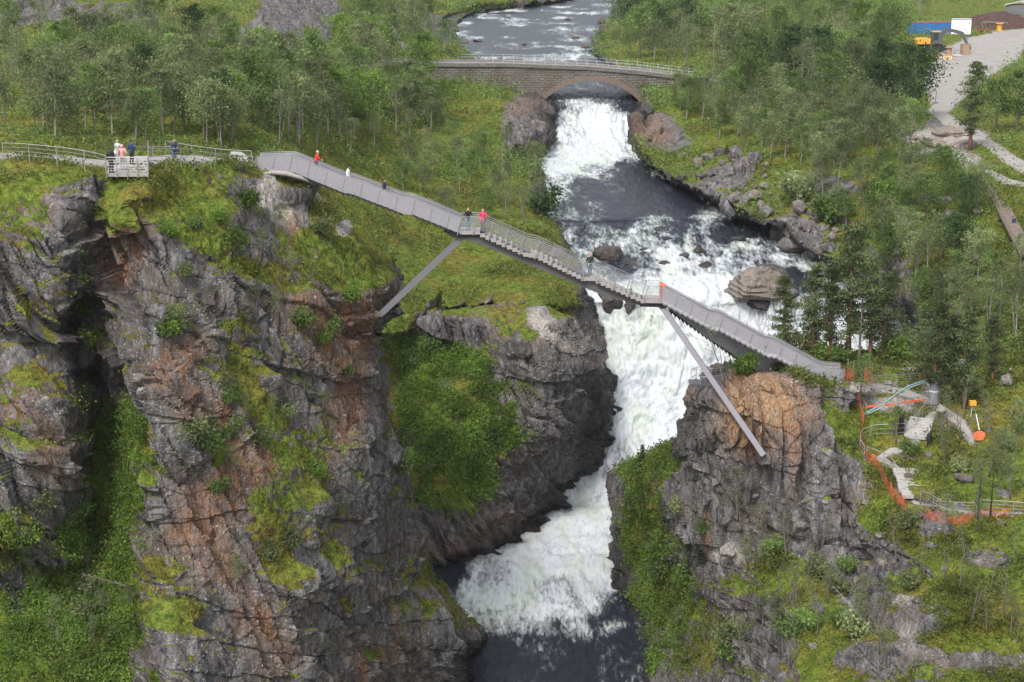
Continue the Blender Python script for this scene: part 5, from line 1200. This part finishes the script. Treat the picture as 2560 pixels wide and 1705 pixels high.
for n_, q in dict(p1=(2425,375), p2=(2030,898), p3=(2120,902), p4=(2147,905), p5=(1960,892), p6=(2333,1012), p7=(2410,1020), p8=(2210,905), r1=(2285,300), r2=(2190,300), r3=(2238,275), y1=(2150,1022), s1=(1605,1172), b1=(1812,962), b2=(1862,935), k1=(1480,440), w1=(2000,505), d1=(2183,1578), sh1=(1360,565), c1=(2240,1110), c2=(2275,1135), pn=(1945,925), e1=(1230,1180), q1=(2540,330), q2=(2490,330), bt1=(2445,1300), bt2=(2475,1300), dr1=(330,1470), t1=(455,400), t2=(280,440), t3=(600,428), mb=(1360,545),sb=(1310,560)).items(): at2(n_, *q)
PLAN = []
for (z, got) in PICKS:
    _, cnt, md_, kinds, (h0, h1), stem, grp = z
    for (x, y, loc) in got:
        k = random.choice(kinds); PLAN.append((random.uniform(h0, h1), k, random.choice(LEAF[k]), random.randint(1, 3), loc, stem))
BIRCH = sorted([q for q in PLAN if q[1] != 'round'], key=lambda q: -q[0] / q[4].y)[:288]   # the ones that show largest
for q in [q for q in PLAN if q[1] == 'round'] + BIRCH:
    h, k, lf, s_, loc, stem = q; lk_ = LOOK[(k, lf)]
    plant_tree('birch_tree' if k != 'round' else 'leafy_tree', proto(k, s_, 6.0, 'bark' if k != 'round' else 'barkgrey', lf), loc - Vector((0, 0, .1)), h / 6.0, lk_ + ' ' + stem, 'tree', lk_ + 's ' + stem, lean=(random.uniform(-.08, .08), random.uniform(-.08, .08)))
for (x, y, loc) in CLIFFT:
    k = random.choice(['thin', 'bare', 'shrub', 'bare']); lf = 'leafgrey' if k != 'shrub' else random.choice(['leafgreen', 'leafgrey'])
    plant_tree('shrub' if k == 'shrub' else 'birch_sapling', proto(k, 5 + random.randint(0, 1), 6.0 if k != 'shrub' else 1.5, 'barkgrey', lf), loc, random.uniform(.35, .6) if k != 'shrub' else random.uniform(.7, 1.3),
      {'thin': 'small slender birch on the slope of the right cliff', 'bare': 'small almost bare birch on the slope of the right cliff', 'shrub': 'low leafy shrub on the slope of the right cliff'}[k], 'shrub' if k == 'shrub' else 'tree', {'thin': 'slender birches of the right slope', 'bare': 'bare birches of the right slope', 'shrub': 'shrubs of the right slope'}[k], lean=(random.uniform(-.2, .2), random.uniform(-.2, .2)))
for (x, y, loc) in LEFTT:
    k = random.choice(['shrub', 'shrub', 'bare', 'thin']); lf = random.choice(['leafgreen', 'leafgrey', 'leafbright']) if k == 'shrub' else 'leafgrey'
    wh = 'gorge cliff left of the river' if x < 960 else 'middle cliff beside the waterfall'
    plant_tree('shrub' if k == 'shrub' else 'birch_sapling', proto(k, 7 + random.randint(0, 1), 6.0 if k != 'shrub' else 1.5, 'barkgrey', lf), loc, random.uniform(.25, .45) if k != 'shrub' else random.uniform(.6, 1.1),
      {'thin': 'small slender birch clinging to the ', 'bare': 'small almost bare birch clinging to the ', 'shrub': {'leafgreen': 'green ', 'leafgrey': 'grey-green ', 'leafbright': 'bright green '}[lf] + 'shrub growing on the '}[k] + wh, 'shrub' if k == 'shrub' else 'tree', 'plants (' + k + ' ' + lf[4:] + ') on the ' + wh, lean=(random.uniform(-.1, .3), random.uniform(-.1, .3)))
PT = lambda *a, **k: plant_tree(*a, **k)
pines = [('p1', 11.5, 'tall dark pine with bare reddish trunk between the gravel yard and the pale ledges'), ('p2', 7.8, 'pine behind the lower flight of the step bridge with red-brown trunk'), ('p3', 11.0, 'tallest pine of the clump behind the lower bridge end'), ('p5', 6.6, 'short bushy pine nearest the waterfall behind the lower flight'),
         ('p6', 8.6, 'pine with its foot wrapped in grey tarpaulin right of the bridge end'), ('p7', 8.3, 'pine right of the wrapped one with slightly curved trunk'), ('p8', 7.2, 'dense low pine at the right side of the clump behind the bridge end')]
for i, (k, h, l) in enumerate(pines): PT('pine_tree', proto('pine', 20 + i % 4, 9.0, 'barkpine', 'needle'), SP_[k], h / 9.0 * (1.12 if k not in ('p1', 'p6', 'p7') else 1), l, 'pine')
PT('dead_pine', proto('dead', 31, 8.0, 'barkgrey', None), SP_['p4'], .95, 'bare dead pine with forked grey top behind the lower bridge end', 'pine')
for i, (k, h, l, lf) in enumerate([('r1', 10, 'broad dark green tree with hanging branches at the left side of the gravel yard', 'leafdark'), ('r2', 8, 'broad deep green tree left of the one at the yard edge', 'leafdark'), ('r3', 8.5, 'tall dense tree hiding the foot of the excavator', 'leafdark'), ('q1', 8, 'leafy tree at the right edge of the photo below the yard', 'leafgreen'), ('q2', 7, 'leafy tree just right of the tall pine below the yard', 'leafgreen')]):
    PT('leafy_tree', proto('round', 11 + i % 2, 6.0, 'barkgrey', lf), SP_[k], h / 6.0, l, 'tree')
PT('young_birch', proto('thin', 15, 6.0, 'barkgrey', 'leafgreen'), SP_['y1'], .72, 'young leafy birch standing in front of the orange gate', 'tree')
PT('spruce_tree', proto('spruce', 16, 2.6, 'barkgrey', 'leafdark'), SP_['s1'] - Vector((0, 0, .2)), 1.0, 'little spruce on the green shoulder against the white water', 'spruce')
PT('birch_tree', proto('bare', 18, 6.0, 'barkgrey', 'leafgrey'), SP_['b1'], .78, 'thin leaning birch with sparse leaves against the waterfall beside the viewing deck', 'tree', lean=(0, -.3), rz=0)
PT('shrub', proto('shrub', 19, 1.5, 'barkgrey', 'leafbright'), SP_['b2'], 1.15, 'bright green bush on the cliff top beside the viewing deck', 'shrub')
PT('shrub', proto('shrub', 20, 1.5, 'barkgrey', 'leafgrey'), SP_['w1'], 2.4, 'large rounded grey-green willow in the boulder field', 'shrub')
PT('shrub', proto('shrub', 21, 1.5, 'barkgrey', 'leafdark'), SP_['mb'], 2.6, 'large dark bush overhanging the calm pool on the left bank', 'shrub')
PT('birch_tree', proto('bare', 22, 6.0, 'barkgrey', 'leafgreen'), SP_['k1'] if False else SP_['sb'], .8, 'leafy branching birch beside the large dark bush on the left bank', 'tree')
PT('shrub', proto('shrub', 23, 1.5, 'barkgrey', 'needle'), SP_['pn'], .75, 'flat dwarf pine on the brow of the right cliff below the flight', 'shrub', flat=.6)
PT('fallen_birch', proto('dead', 33, 8.0, 'bark', None), SP_['d1'], .52, 'white dead birch trunk leaning out over the lower right slope', 'tree', lean=(-.2, -.75), rz=0)
PT('fallen_branch', proto('dead', 34, 8.0, 'barkgrey', None), SP_['dr1'], .45, 'bleached dead tree with drooping branches in the left gully', 'tree', lean=(.3, -1.1), rz=0)
PT('burnt_trunk', proto('dead', 35, 8.0, 'black', None), SP_['bt1'], .5, 'left of the two dark burnt trunks on the lower path', 'tree'); PT('burnt_trunk', proto('dead', 36, 8.0, 'black', None), SP_['bt2'], .5, 'right of the two dark burnt trunks on the lower path', 'tree')
PT('young_birch', proto('thin', 15, 6.0, 'barkgrey', 'leafgreen'), SP_['c1'], .5, 'small green birch inside the curved railing', 'tree'); PT('shrub', proto('shrub', 24, 1.5, 'barkgrey', 'leafgreen'), SP_['c2'], .8, 'round green bush inside the bend of the stone path', 'shrub')
PT('pine_tree', proto('pine', 21, 9.0, 'barkgrey', 'leafdark'), SP_['e1'], .55, 'dark sparse pine on the green slope of the middle cliff', 'pine')
PT('birch_tree', proto('thin', 2, 6.0, 'barkgrey', 'leafgrey'), SP_['t2'], .42, 'small dark birch growing in front of the lookout terrace', 'tree'); PT('shrub', proto('shrub', 25, 1.5, 'barkgrey', 'leafgrey'), SP_['t3'], .5, 'small bush in front of the pale stone block', 'shrub')
wt_ = empty('tarpaulin_wrap', SP_['p6'], 'grey tarpaulin wrapped round the foot of a pine', 'tarpaulin'); MB().cyl((0, -.02, .1), .42, 2.3, 12, .33).build('wrap', M['tarp'], wt_, False); MB().cyl((0, -.02, 1.15), .40, .06, 12).build('strap', M['white'], wt_, False)
for px_, py_, h, l in [(2075,900,8.4,'dark pine between the tallest one and the one with red-brown trunk'),(2175,900,8.8,'dark pine just right of the dead forked pine'),(1985,880,6.4,'broad low pine at the back of the clump near the rapids'),(2375,1000,7.2,'pine between the wrapped one and the curved one'),(2300,960,5.6,'small dark pine left of the wrapped pine'),(2480,960,6.0,'pine at the right end of the group by the stone path')]:
    PT('pine_tree', proto('pine', 20 + px_ % 4, 9.0, 'barkpine', 'needle'), at(px_, py_), h / 9.0, l, 'pine')
for i, (px_, py_, s_, lf_, l) in enumerate([(1925,890,1.3,'leafgreen','green bush at the foot of the pine nearest the waterfall'),(2000,893,1.5,'leafgrey','grey-green bush under the broad low pine'),(2060,900,1.2,'leafbright','bright bush under the tallest pine'),(2100,905,1.1,'leafgreen','green bush left of the orange gate'),(2230,905,1.4,'leafbright','bright green bush behind the railing by the orange gate'),(2260,890,1.6,'leafgrey','grey bush behind the railing by the orange gate'),(1850,560,1.6,'leafgreen','green bush at the edge of the boulder field'),(2080,560,2.4,'leafgreen','large round green tree-like bush above the pines')]):
    PT('shrub', proto('shrub', 19 + i % 3, 1.5, 'barkgrey', lf_), at(px_, py_), s_, l, 'shrub')
# the part of the wood beyond the first three hundred trees
def wood_stuff():
    Z = [([[(0,170),(560,140),(640,230),(640,370),(0,355)],[(640,150),(840,10),(1010,20),(1120,110),(1200,230),(1130,330),(660,380)]], 70, 18, ('left_plateau',)), ([[(1570,-5),(2330,-10),(2330,50),(2260,110),(2290,290),(1900,300),(1760,190),(1600,150),(1500,120),(1520,40)],[(1640,215),(2290,290),(2280,400),(2000,420),(1850,370),(1700,300)]], 150, 17, ('right_bank',))]
    VV = []; FF = []; n0 = 0; TV = MB()
    rg = np.random.default_rng(5)
    for polys, n, md, ok in Z:
        for x, y, loc in scatter(polys, n, md, ok, existing=list(TAKEN)):
            h = random.uniform(4.2, 6.5) * (1 if x < 1400 else 1.2); C = []
            for k in range(16):
                c = np.array(loc) + (rg.normal() * .1 * h, rg.normal() * .1 * h, h * rg.uniform(.3, .95)); C.append(rg.normal(size=(26, 3)) * h * .07 + c)
            V, Fq = leaf_quads(np.concatenate(C), .30, rg); VV.append(V); FF.append(Fq + n0); n0 += len(V)
            TV.tube([loc - Vector((0, 0, .3)), loc + Vector((rg.normal() * .2, 0, h * .9))], [.07, .02], 4)
    V = np.concatenate(VV + [np.array([tuple(v) for v in TV.v])]); Ft = np.array([f for f in TV.f if len(f) == 4]) + n0; Fq = np.concatenate(FF + [Ft])
    mi = np.concatenate([np.zeros(sum(len(f) for f in FF), int), np.ones(len(Ft), int)])
    o = link('birch_wood', np_mesh('birch_wood', V, Fq, False, [M['leafgrey'], M['barkgrey']], mi)); tag(o, 'low birch wood filling in between the taller trees', 'wood', None, 'stuff')
wood_stuff()
# ground cover, nobody could count it
def cover(name, label, picks, n, leaf, size, hgt, per, mat, seed):
    """picks: list of (patch, weight array fn)"""
    rg = np.random.default_rng(seed); CC = []; SZ = []
    for pn_, fn, k in picks:
        p = PATCHES[pn_]; w_ = np.clip(fn(p), 0, None); w_ = w_ * (p['path'] < .3) * (p['px'] > -60) * (p['px'] < 2620) * (p['py'] > -60) * (p['py'] < 1760)
        if w_.sum() <= 0: continue
        i = rg.choice(len(w_), int(n * k), p=w_ / w_.sum()); i = i; d = p['V'][i]; dist = d[:, 1:2] / 150.0; sc = dist ** .55
        m = np.repeat(d, per, 0) + rg.normal(size=(len(i) * per, 3)) * np.array(hgt) * np.repeat(sc, per, 0); m[:, 2] += hgt[2] * .6
        nn = np.repeat(p['N'][i], per, 0); m = m + nn * .12; CC.append(m); SZ.append(np.repeat(sc[:, 0], per) * size)
    C = np.concatenate(CC); S = np.concatenate(SZ)
    V, Fq = leaf_quads(C, S, rg, up=.6, asp=.55)
    o = link(name, np_mesh(name, V, Fq, False, [M[mat]])); tag(o, label, 'ground cover', None, 'stuff')
def lowveg(th=.5, nf=.25, sd=1, cut=0.0):
    def fn(p):
        nz = fbm(p['V'] * nf, 3, sd); return (p['veg'] > th) * sst(cut, cut + .25, nz)
    return fn
def region(polyl, th=.4):
    def fn(p):
        r = np.zeros(len(p['px']), bool)
        for q in polyl: r |= inpoly(p['px'], p['py'], q)
        return r * (p['veg'] > th) * (.15 + sst(-.15, .15, fbm(p['V'] * .7, 3, 44)))
    return fn
GUL = [[(0,1180),(60,1230),(160,1330),(180,1000),(200,700),(160,560),(210,560),(230,800),(260,1000),(370,1000),(375,1250),(420,1300),(340,1460),(350,1705),(0,1705)]]
MIDG = [[(990,840),(1120,850),(1330,960),(1370,1080),(1230,1150),(1260,1260),(1150,1300),(1060,1280),(1000,1150)]]
RG = [[(1560,1180),(1760,1080),(1760,1400),(1700,1690),(1560,1690)]]
cover('fern_cover', 'fresh green ferns and leafy plants filling the gullies and ledges', [('left_cliff', region(GUL, .3), .5), ('middle_cliff', region(MIDG, .3), .3), ('right_cliff', region(RG, .3), .2)], 11000, None, .23, (.34, .34, .24), 13, 'fern', 1)
cover('bramble_cover', 'darker leafy scrub in the gullies between the ferns', [('left_cliff', region(GUL, .3), .5), ('middle_cliff', region(MIDG, .3), .25), ('right_cliff', region(RG, .3), .25)], 1600, None, .30, (.45, .45, .36), 16, 'leafgreen', 11)
cover('heather_cover', 'dark green heather and low scrub over the slopes', [('left_plateau', lowveg(.5, .18, 3), .34), ('right_bank', lowveg(.5, .2, 4), .3), ('right_cliff', lowveg(.45, .35, 5), .36), ('left_cliff', lowveg(.45, .4, 6), .16)], 17000, None, .26, (.42, .42, .20), 8, 'heath', 2)
cover('moss_cover', 'yellow-green moss and grass hummocks', [('left_plateau', lowveg(.5, .22, 13), .35), ('right_bank', lowveg(.5, .22, 14), .25), ('right_cliff', lowveg(.45, .3, 15), .22), ('left_cliff', lowveg(.42, .4, 16), .18)], 15000, None, .20, (.34, .34, .10), 8, 'mossy', 3)
cover('scrub_cover', 'tall leafy undergrowth beneath the birches', [('left_plateau', lambda p: (p['veg'] > .5) * sst(520, 380, p['py']) * sst(-.1, .2, fbm(p['V'] * .12, 3, 23)), .5), ('right_bank', lambda p: (p['veg'] > .5) * (.35 + sst(420, 250, p['py'])) * sst(-.15, .2, fbm(p['V'] * .12, 3, 24)), .5)], 6000, None, .30, (.55, .55, .5), 14, 'leafgreen', 4)
# ================================================================== PEOPLE
def remesh(mb, vox, mat, name, parent, smooth=True):
    me = bpy.data.meshes.new(name); me.from_pydata(mb.v, [], mb.f); o = bpy.data.objects.new('tmp', me); COL.objects.link(o)
    md = o.modifiers.new('r', 'REMESH'); md.mode = 'VOXEL'; md.voxel_size = vox; md.use_smooth_shade = True
    bpy.context.view_layer.update(); dg = bpy.context.evaluated_depsgraph_get()
    m2 = bpy.data.meshes.new_from_object(o.evaluated_get(dg)); m2.name = name; bpy.data.objects.remove(o)
    m2.materials.clear(); m2.materials.append(mat); return link(name, m2, parent, None, False)
def ball(m, c, r):
    c = Vector(c); r = r if hasattr(r, '__len__') else (r, r, r); n, k = 10, 6; v = [c + Vector((0, 0, -r[2]))]; f = []
    for j in range(1, k):
        t = math.pi * j / k - math.pi / 2
        for i in range(n): a = 2 * math.pi * i / n; v.append(c + Vector((math.cos(a) * math.cos(t) * r[0], math.sin(a) * math.cos(t) * r[1], math.sin(t) * r[2])))
    v.append(c + Vector((0, 0, r[2]))); L = len(v) - 1
    for i in range(n): f.append((0, 1 + (i + 1) % n, 1 + i)); f.append((L, L - n + i, L - n + (i + 1) % n))
    for j in range(k - 2):
        for i in range(n): a = 1 + j * n + i; b = 1 + j * n + (i + 1) % n; f.append((a, b, b + n, a + n))
    m.add(v, f)
def limb(m, pts, rs, n=9):
    m.tube(pts, rs, n)
    for p, r in zip(pts, rs): ball(m, p, r * .99)
CL = {}
def person(loc, rz, pose, top, legs, hair, label, group=None, scale=1.0, hood=False, shorts=False, skirt=False, shoe=(.03, .03, .03), bag=False):
    """faces local -Y"""
    e = empty('person', loc, label, 'person', group, rz); e.scale = (scale,) * 3
    def mt(nm, c):
        if c not in CL: CL[c] = cloth(nm + str(len(CL)), c)
        return CL[c]
    V = Vector
    ln = .12 if pose == 'walk' else 0.0
    hipz, shz, neck, head = .92, 1.42, 1.50, 1.62
    fy = {'walk': (-.28, .25), 'stand': (0, 0.03), 'photo': (-.03, .05), 'lean': (.1, .18), 'pockets': (-.02, .04)}[pose]; ky = (-.22 if pose == 'walk' else -.03, .0 if pose == 'walk' else -.02)
    feet = [V((-.11, fy[0], .06)), V((.11, fy[1], .06))]; knees = [V((-.10, ky[0], .50)), V((.10, ky[1], .50))]
    hips = [V((-.09, 0, hipz)), V((.09, 0, hipz))]; tl = -.12 if pose in ('lean', 'walk') else 0
    sh = [V((-.19, tl, shz)), V((.19, tl, shz))]
    arms = {'walk': [(V((-.24, tl - .13, 1.18)), V((-.22, tl - .33, 1.08))), (V((.24, tl + .12, 1.17)), V((.23, tl + .02, .96)))],
            'stand': [(V((-.25, 0.02, 1.15)), V((-.25, -.08, .90))), (V((.25, .02, 1.15)), V((.25, -.08, .90)))],
            'photo': [(V((-.27, -.18, 1.27)), V((-.09, -.30, 1.55))), (V((.27, -.18, 1.27)), V((.09, -.30, 1.55)))],
            'lean': [(V((-.27, -.28, 1.22)), V((-.15, -.46, 1.12))), (V((.27, -.28, 1.22)), V((.15, -.46, 1.12)))],
            'pockets': [(V((-.30, .04, 1.17)), V((-.20, -.10, .98))), (V((.30, .04, 1.17)), V((.20, -.10, .98)))]}[pose]
    hc = V((0, tl * 1.3 - .01, head + .02))
    b = MB()
    limb(b, [V((0, 0, hipz)), V((0, tl * .5, 1.15)), V((0, tl, 1.38)), V((0, tl, neck - .02))], [.125, .115, .125, .055])
    limb(b, [V((0, tl, neck - .04)), hc - V((0, 0, .08))], [.055, .05]); ball(b, hc, (.075, .095, .118)); ball(b, hc + V((0, -.03, -.06)), (.052, .06, .06))
    ball(b, hc + V((0, -.10, -.015)), (.013, .02, .022)); ball(b, hc + V((0, -.088, -.06)), (.026, .012, .01))
    for s in (-1, 1): ball(b, hc + V((s * .076, 0, -.01)), (.012, .022, .032)); ball(b, hc + V((s * .03, -.088, .01)), (.014, .01, .01))
    for i, s in ((0, -1), (1, 1)):
        limb(b, [hips[i], knees[i], feet[i] + V((0, .03, .03))], [.085, .055, .038]); limb(b, [feet[i] + V((0, .03, .0)), feet[i] + V((0, -.13, -.03))], [.04, .032])
        el, ha = arms[i]; limb(b, [sh[i], el, ha], [.055, .042, .028])
        d = (ha - el).normalized(); sx = d.cross(V((0, 1, .3))).normalized(); palm = ha + d * .05
        limb(b, [ha, palm], [.027, .03])
        cv = V((0, -1, 0)) if pose != 'photo' else V((0, -.6, .4))
        for k, L in enumerate((.062, .074, .078, .066)):
            o_ = palm + sx * (k - 1.5) * .019; limb(b, [o_, o_ + d * L * .6 + cv * .01, o_ + d * L + cv * .04], [.011, .0105, .009], 6)
        limb(b, [ha + d * .01, ha + d * .03 - sx * .04 * s + cv * .02, ha + d * .06 - sx * .05 * s + cv * .03], [.012, .011, .010], 6)
    remesh(b, .013, M['skin'], 'body', e)
    t_ = MB(); limb(t_, [V((0, .0, .86 if not skirt else .7)), V((0, tl * .4, 1.1)), V((0, tl * .9, 1.32)), V((0, tl, 1.42))], [.165 if not skirt else .2, .155, .165, .12])
    limb(t_, [sh[0] * .9 + V((0, 0, .14)), sh[1] * .9 + V((0, 0, .14))], [.085, .085])
    for i in (0, 1): el, ha = arms[i]; limb(t_, [sh[i], el, el.lerp(ha, .88)], [.085, .062, .045])
    if hood: ball(t_, hc + V((0, .03, .01)), (.115, .12, .15))
    remesh(t_, .02, mt('top', top), 'jacket', e)
    l_ = MB()
    for i in (0, 1):
        end = knees[i].lerp(feet[i], .1) if shorts else feet[i] + V((0, .03, .06)); limb(l_, [hips[i] + V((0, 0, .02)), knees[i], end] if not shorts else [hips[i], knees[i] + V((0, 0, .02))], [.115, .078, .062] if not shorts else [.12, .09])
    limb(l_, [hips[0], hips[1]], [.11, .11]); remesh(l_, .02, mt('legs', legs), 'trousers', e)
    s_ = MB()
    for i in (0, 1): limb(s_, [feet[i] + V((0, .04, -.01)), feet[i] + V((0, -.15, -.025))], [.05, .042])
    remesh(s_, .018, mt('shoe', shoe), 'shoes', e)
    if not hood:
        h_ = MB(); ball(h_, hc + V((0, .022, .035)), (.088, .10, .105))
        if hair[1]: ball(h_, hc + V((0, .06, -.08)), (.07, .06, .14))
        remesh(h_, .013, mt('hair', hair[0]), 'hair', e)
    if pose == 'photo': MB().box((0, -.36, 1.58), (.12, .06, .08)).build('camera', M['black'], e, False)
    if bag: MB().box((.22, -.05, .95), (.1, .2, .26)).build('shoulder_bag', M['black'], e, False)
    return e
def bridge_at(px, y=141.0, railpts=None):
    for rl in (railA, railB, railC):
        w = [W(*q) for q in rl]; x = P(px, interp(rl, px), YN).x if rl[0][0] <= px <= rl[-1][0] else None
        if x is not None: return Vector((x, y, interp(w, x) - RH))
p = bridge_at(790); person(p + Vector((0, -.0, 0)), math.pi / 2 + .1, 'walk', (.62, .05, .04), (.05, .10, .15), ((.45, .42, .38), 0), 'person in red jacket and white cap walking down the upper bridge flight', hood=False) if False else None
p = bridge_at(787, 140.8); person(p + Vector((0, 0, .3)), math.pi / 2, 'walk', (.62, .045, .035), (.05, .10, .16), ((.55, .53, .50), 0), 'person in a red jacket walking on the upper flight of the bridge')
p = bridge_at(867, 141.2); person(p, math.pi / 2, 'stand', (.75, .75, .80), (.1, .1, .12), ((.02, .018, .016), 0), 'person in a white top half hidden by the bridge panel')
p = bridge_at(958, 141.2); person(p, math.pi / 2, 'stand', (.02, .025, .07), (.03, .03, .04), ((.02, .018, .016), 0), 'person in a navy jacket lower down, half hidden by the bridge panel')
p = bridge_at(1170, 140.5); person(p, 0.1, 'photo', (.015, .016, .022), (.16, .28, .45), ((.25, .2, .16), 0), 'person in a black sweater and pale jeans holding up a camera on the bridge')
p = bridge_at(1207, 140.6); person(p, -.5, 'pockets', (.70, .04, .14), (.14, .13, .12), ((.45, .2, .14), 1), 'person in a bright pink jacket with a dark shoulder bag on the bridge landing', bag=True)
p = bridge_at(1476, 140.9); person(p, .4, 'pockets', (.025, .04, .03), (.05, .12, .20), ((.45, .13, .05), 1), 'person in a dark green coat with ginger hair on the lower stairs')
def tp(px, y): q = P(px, 430, y); return Vector((q.x, y, TERR_Z))
person(tp(279, 126.6), 2.9, 'stand', (.02, .02, .022), (.015, .015, .018), ((.02, .02, .02), 0), 'person in black behind the terrace rail at its left end')
person(tp(293, 130.5), 2.6, 'lean', (.72, .74, .74), (.4, .4, .38), ((.4, .36, .3), 0), 'person in a white coat left of the person in pink')
person(tp(308, 128.2), 3.1, 'pockets', (.72, .36, .38), (.35, .42, .42), ((.5, .3, .3), 0), 'person in a pale pink hooded top and light shorts on the terrace', hood=True, shorts=True, shoe=(.5, .45, .45))
person(tp(331, 130.5), 2.5, 'pockets', (.02, .035, .12), (.015, .015, .02), ((.02, .018, .015), 0), 'person in a navy top and black trousers on the terrace')
person(P(437, 405, 135.5), .4, 'lean', (.03, .05, .10), (.06, .10, .20), ((.12, .06, .04), 1), 'person in blue jeans leaning on the railing behind the mossy hump')
person(at(955, 57), .3, 'stand', (.02, .02, .02), (.02, .02, .02), ((.05, .03, .02), 0), 'distant hiker in black among the birches at the top')
person(at(947, 56), .3, 'stand', (.5, .3, .03), (.05, .04, .04), ((.1, .06, .03), 0), 'distant hiker in yellow beside the one in black')
person(at(969, 60), -.3, 'stand', (.03, .15, .5), (.03, .08, .25), ((.2, .12, .06), 0), 'distant hiker in bright blue at the edge of the wood')
person(at(2533, 582) + Vector((0, 0, .15)), .6, 'stand', (.02, .05, .13), (.02, .025, .05), ((.03, .02, .02), 0), 'person in dark blue walking on the timber stairway at the right')

# thin summer air over the valley
hm = bpy.data.materials.new('haze'); hm.use_nodes = True; hn = hm.node_tree; hn.nodes.clear(); ho = hn.nodes.new('ShaderNodeOutputMaterial'); pv = hn.nodes.new('ShaderNodeVolumePrincipled')
pv.inputs['Color'].default_value = (.9, .94, 1, 1); pv.inputs['Density'].default_value = .00007; pv.inputs['Anisotropy'].default_value = .2; hn.links.new(pv.outputs[0], ho.inputs['Volume'])
hz = MB().box((0, 450, 40), (1400, 1300, 90)).build('haze', hm); tag(hz, 'thin pale air over the valley', None, None, 'stuff')
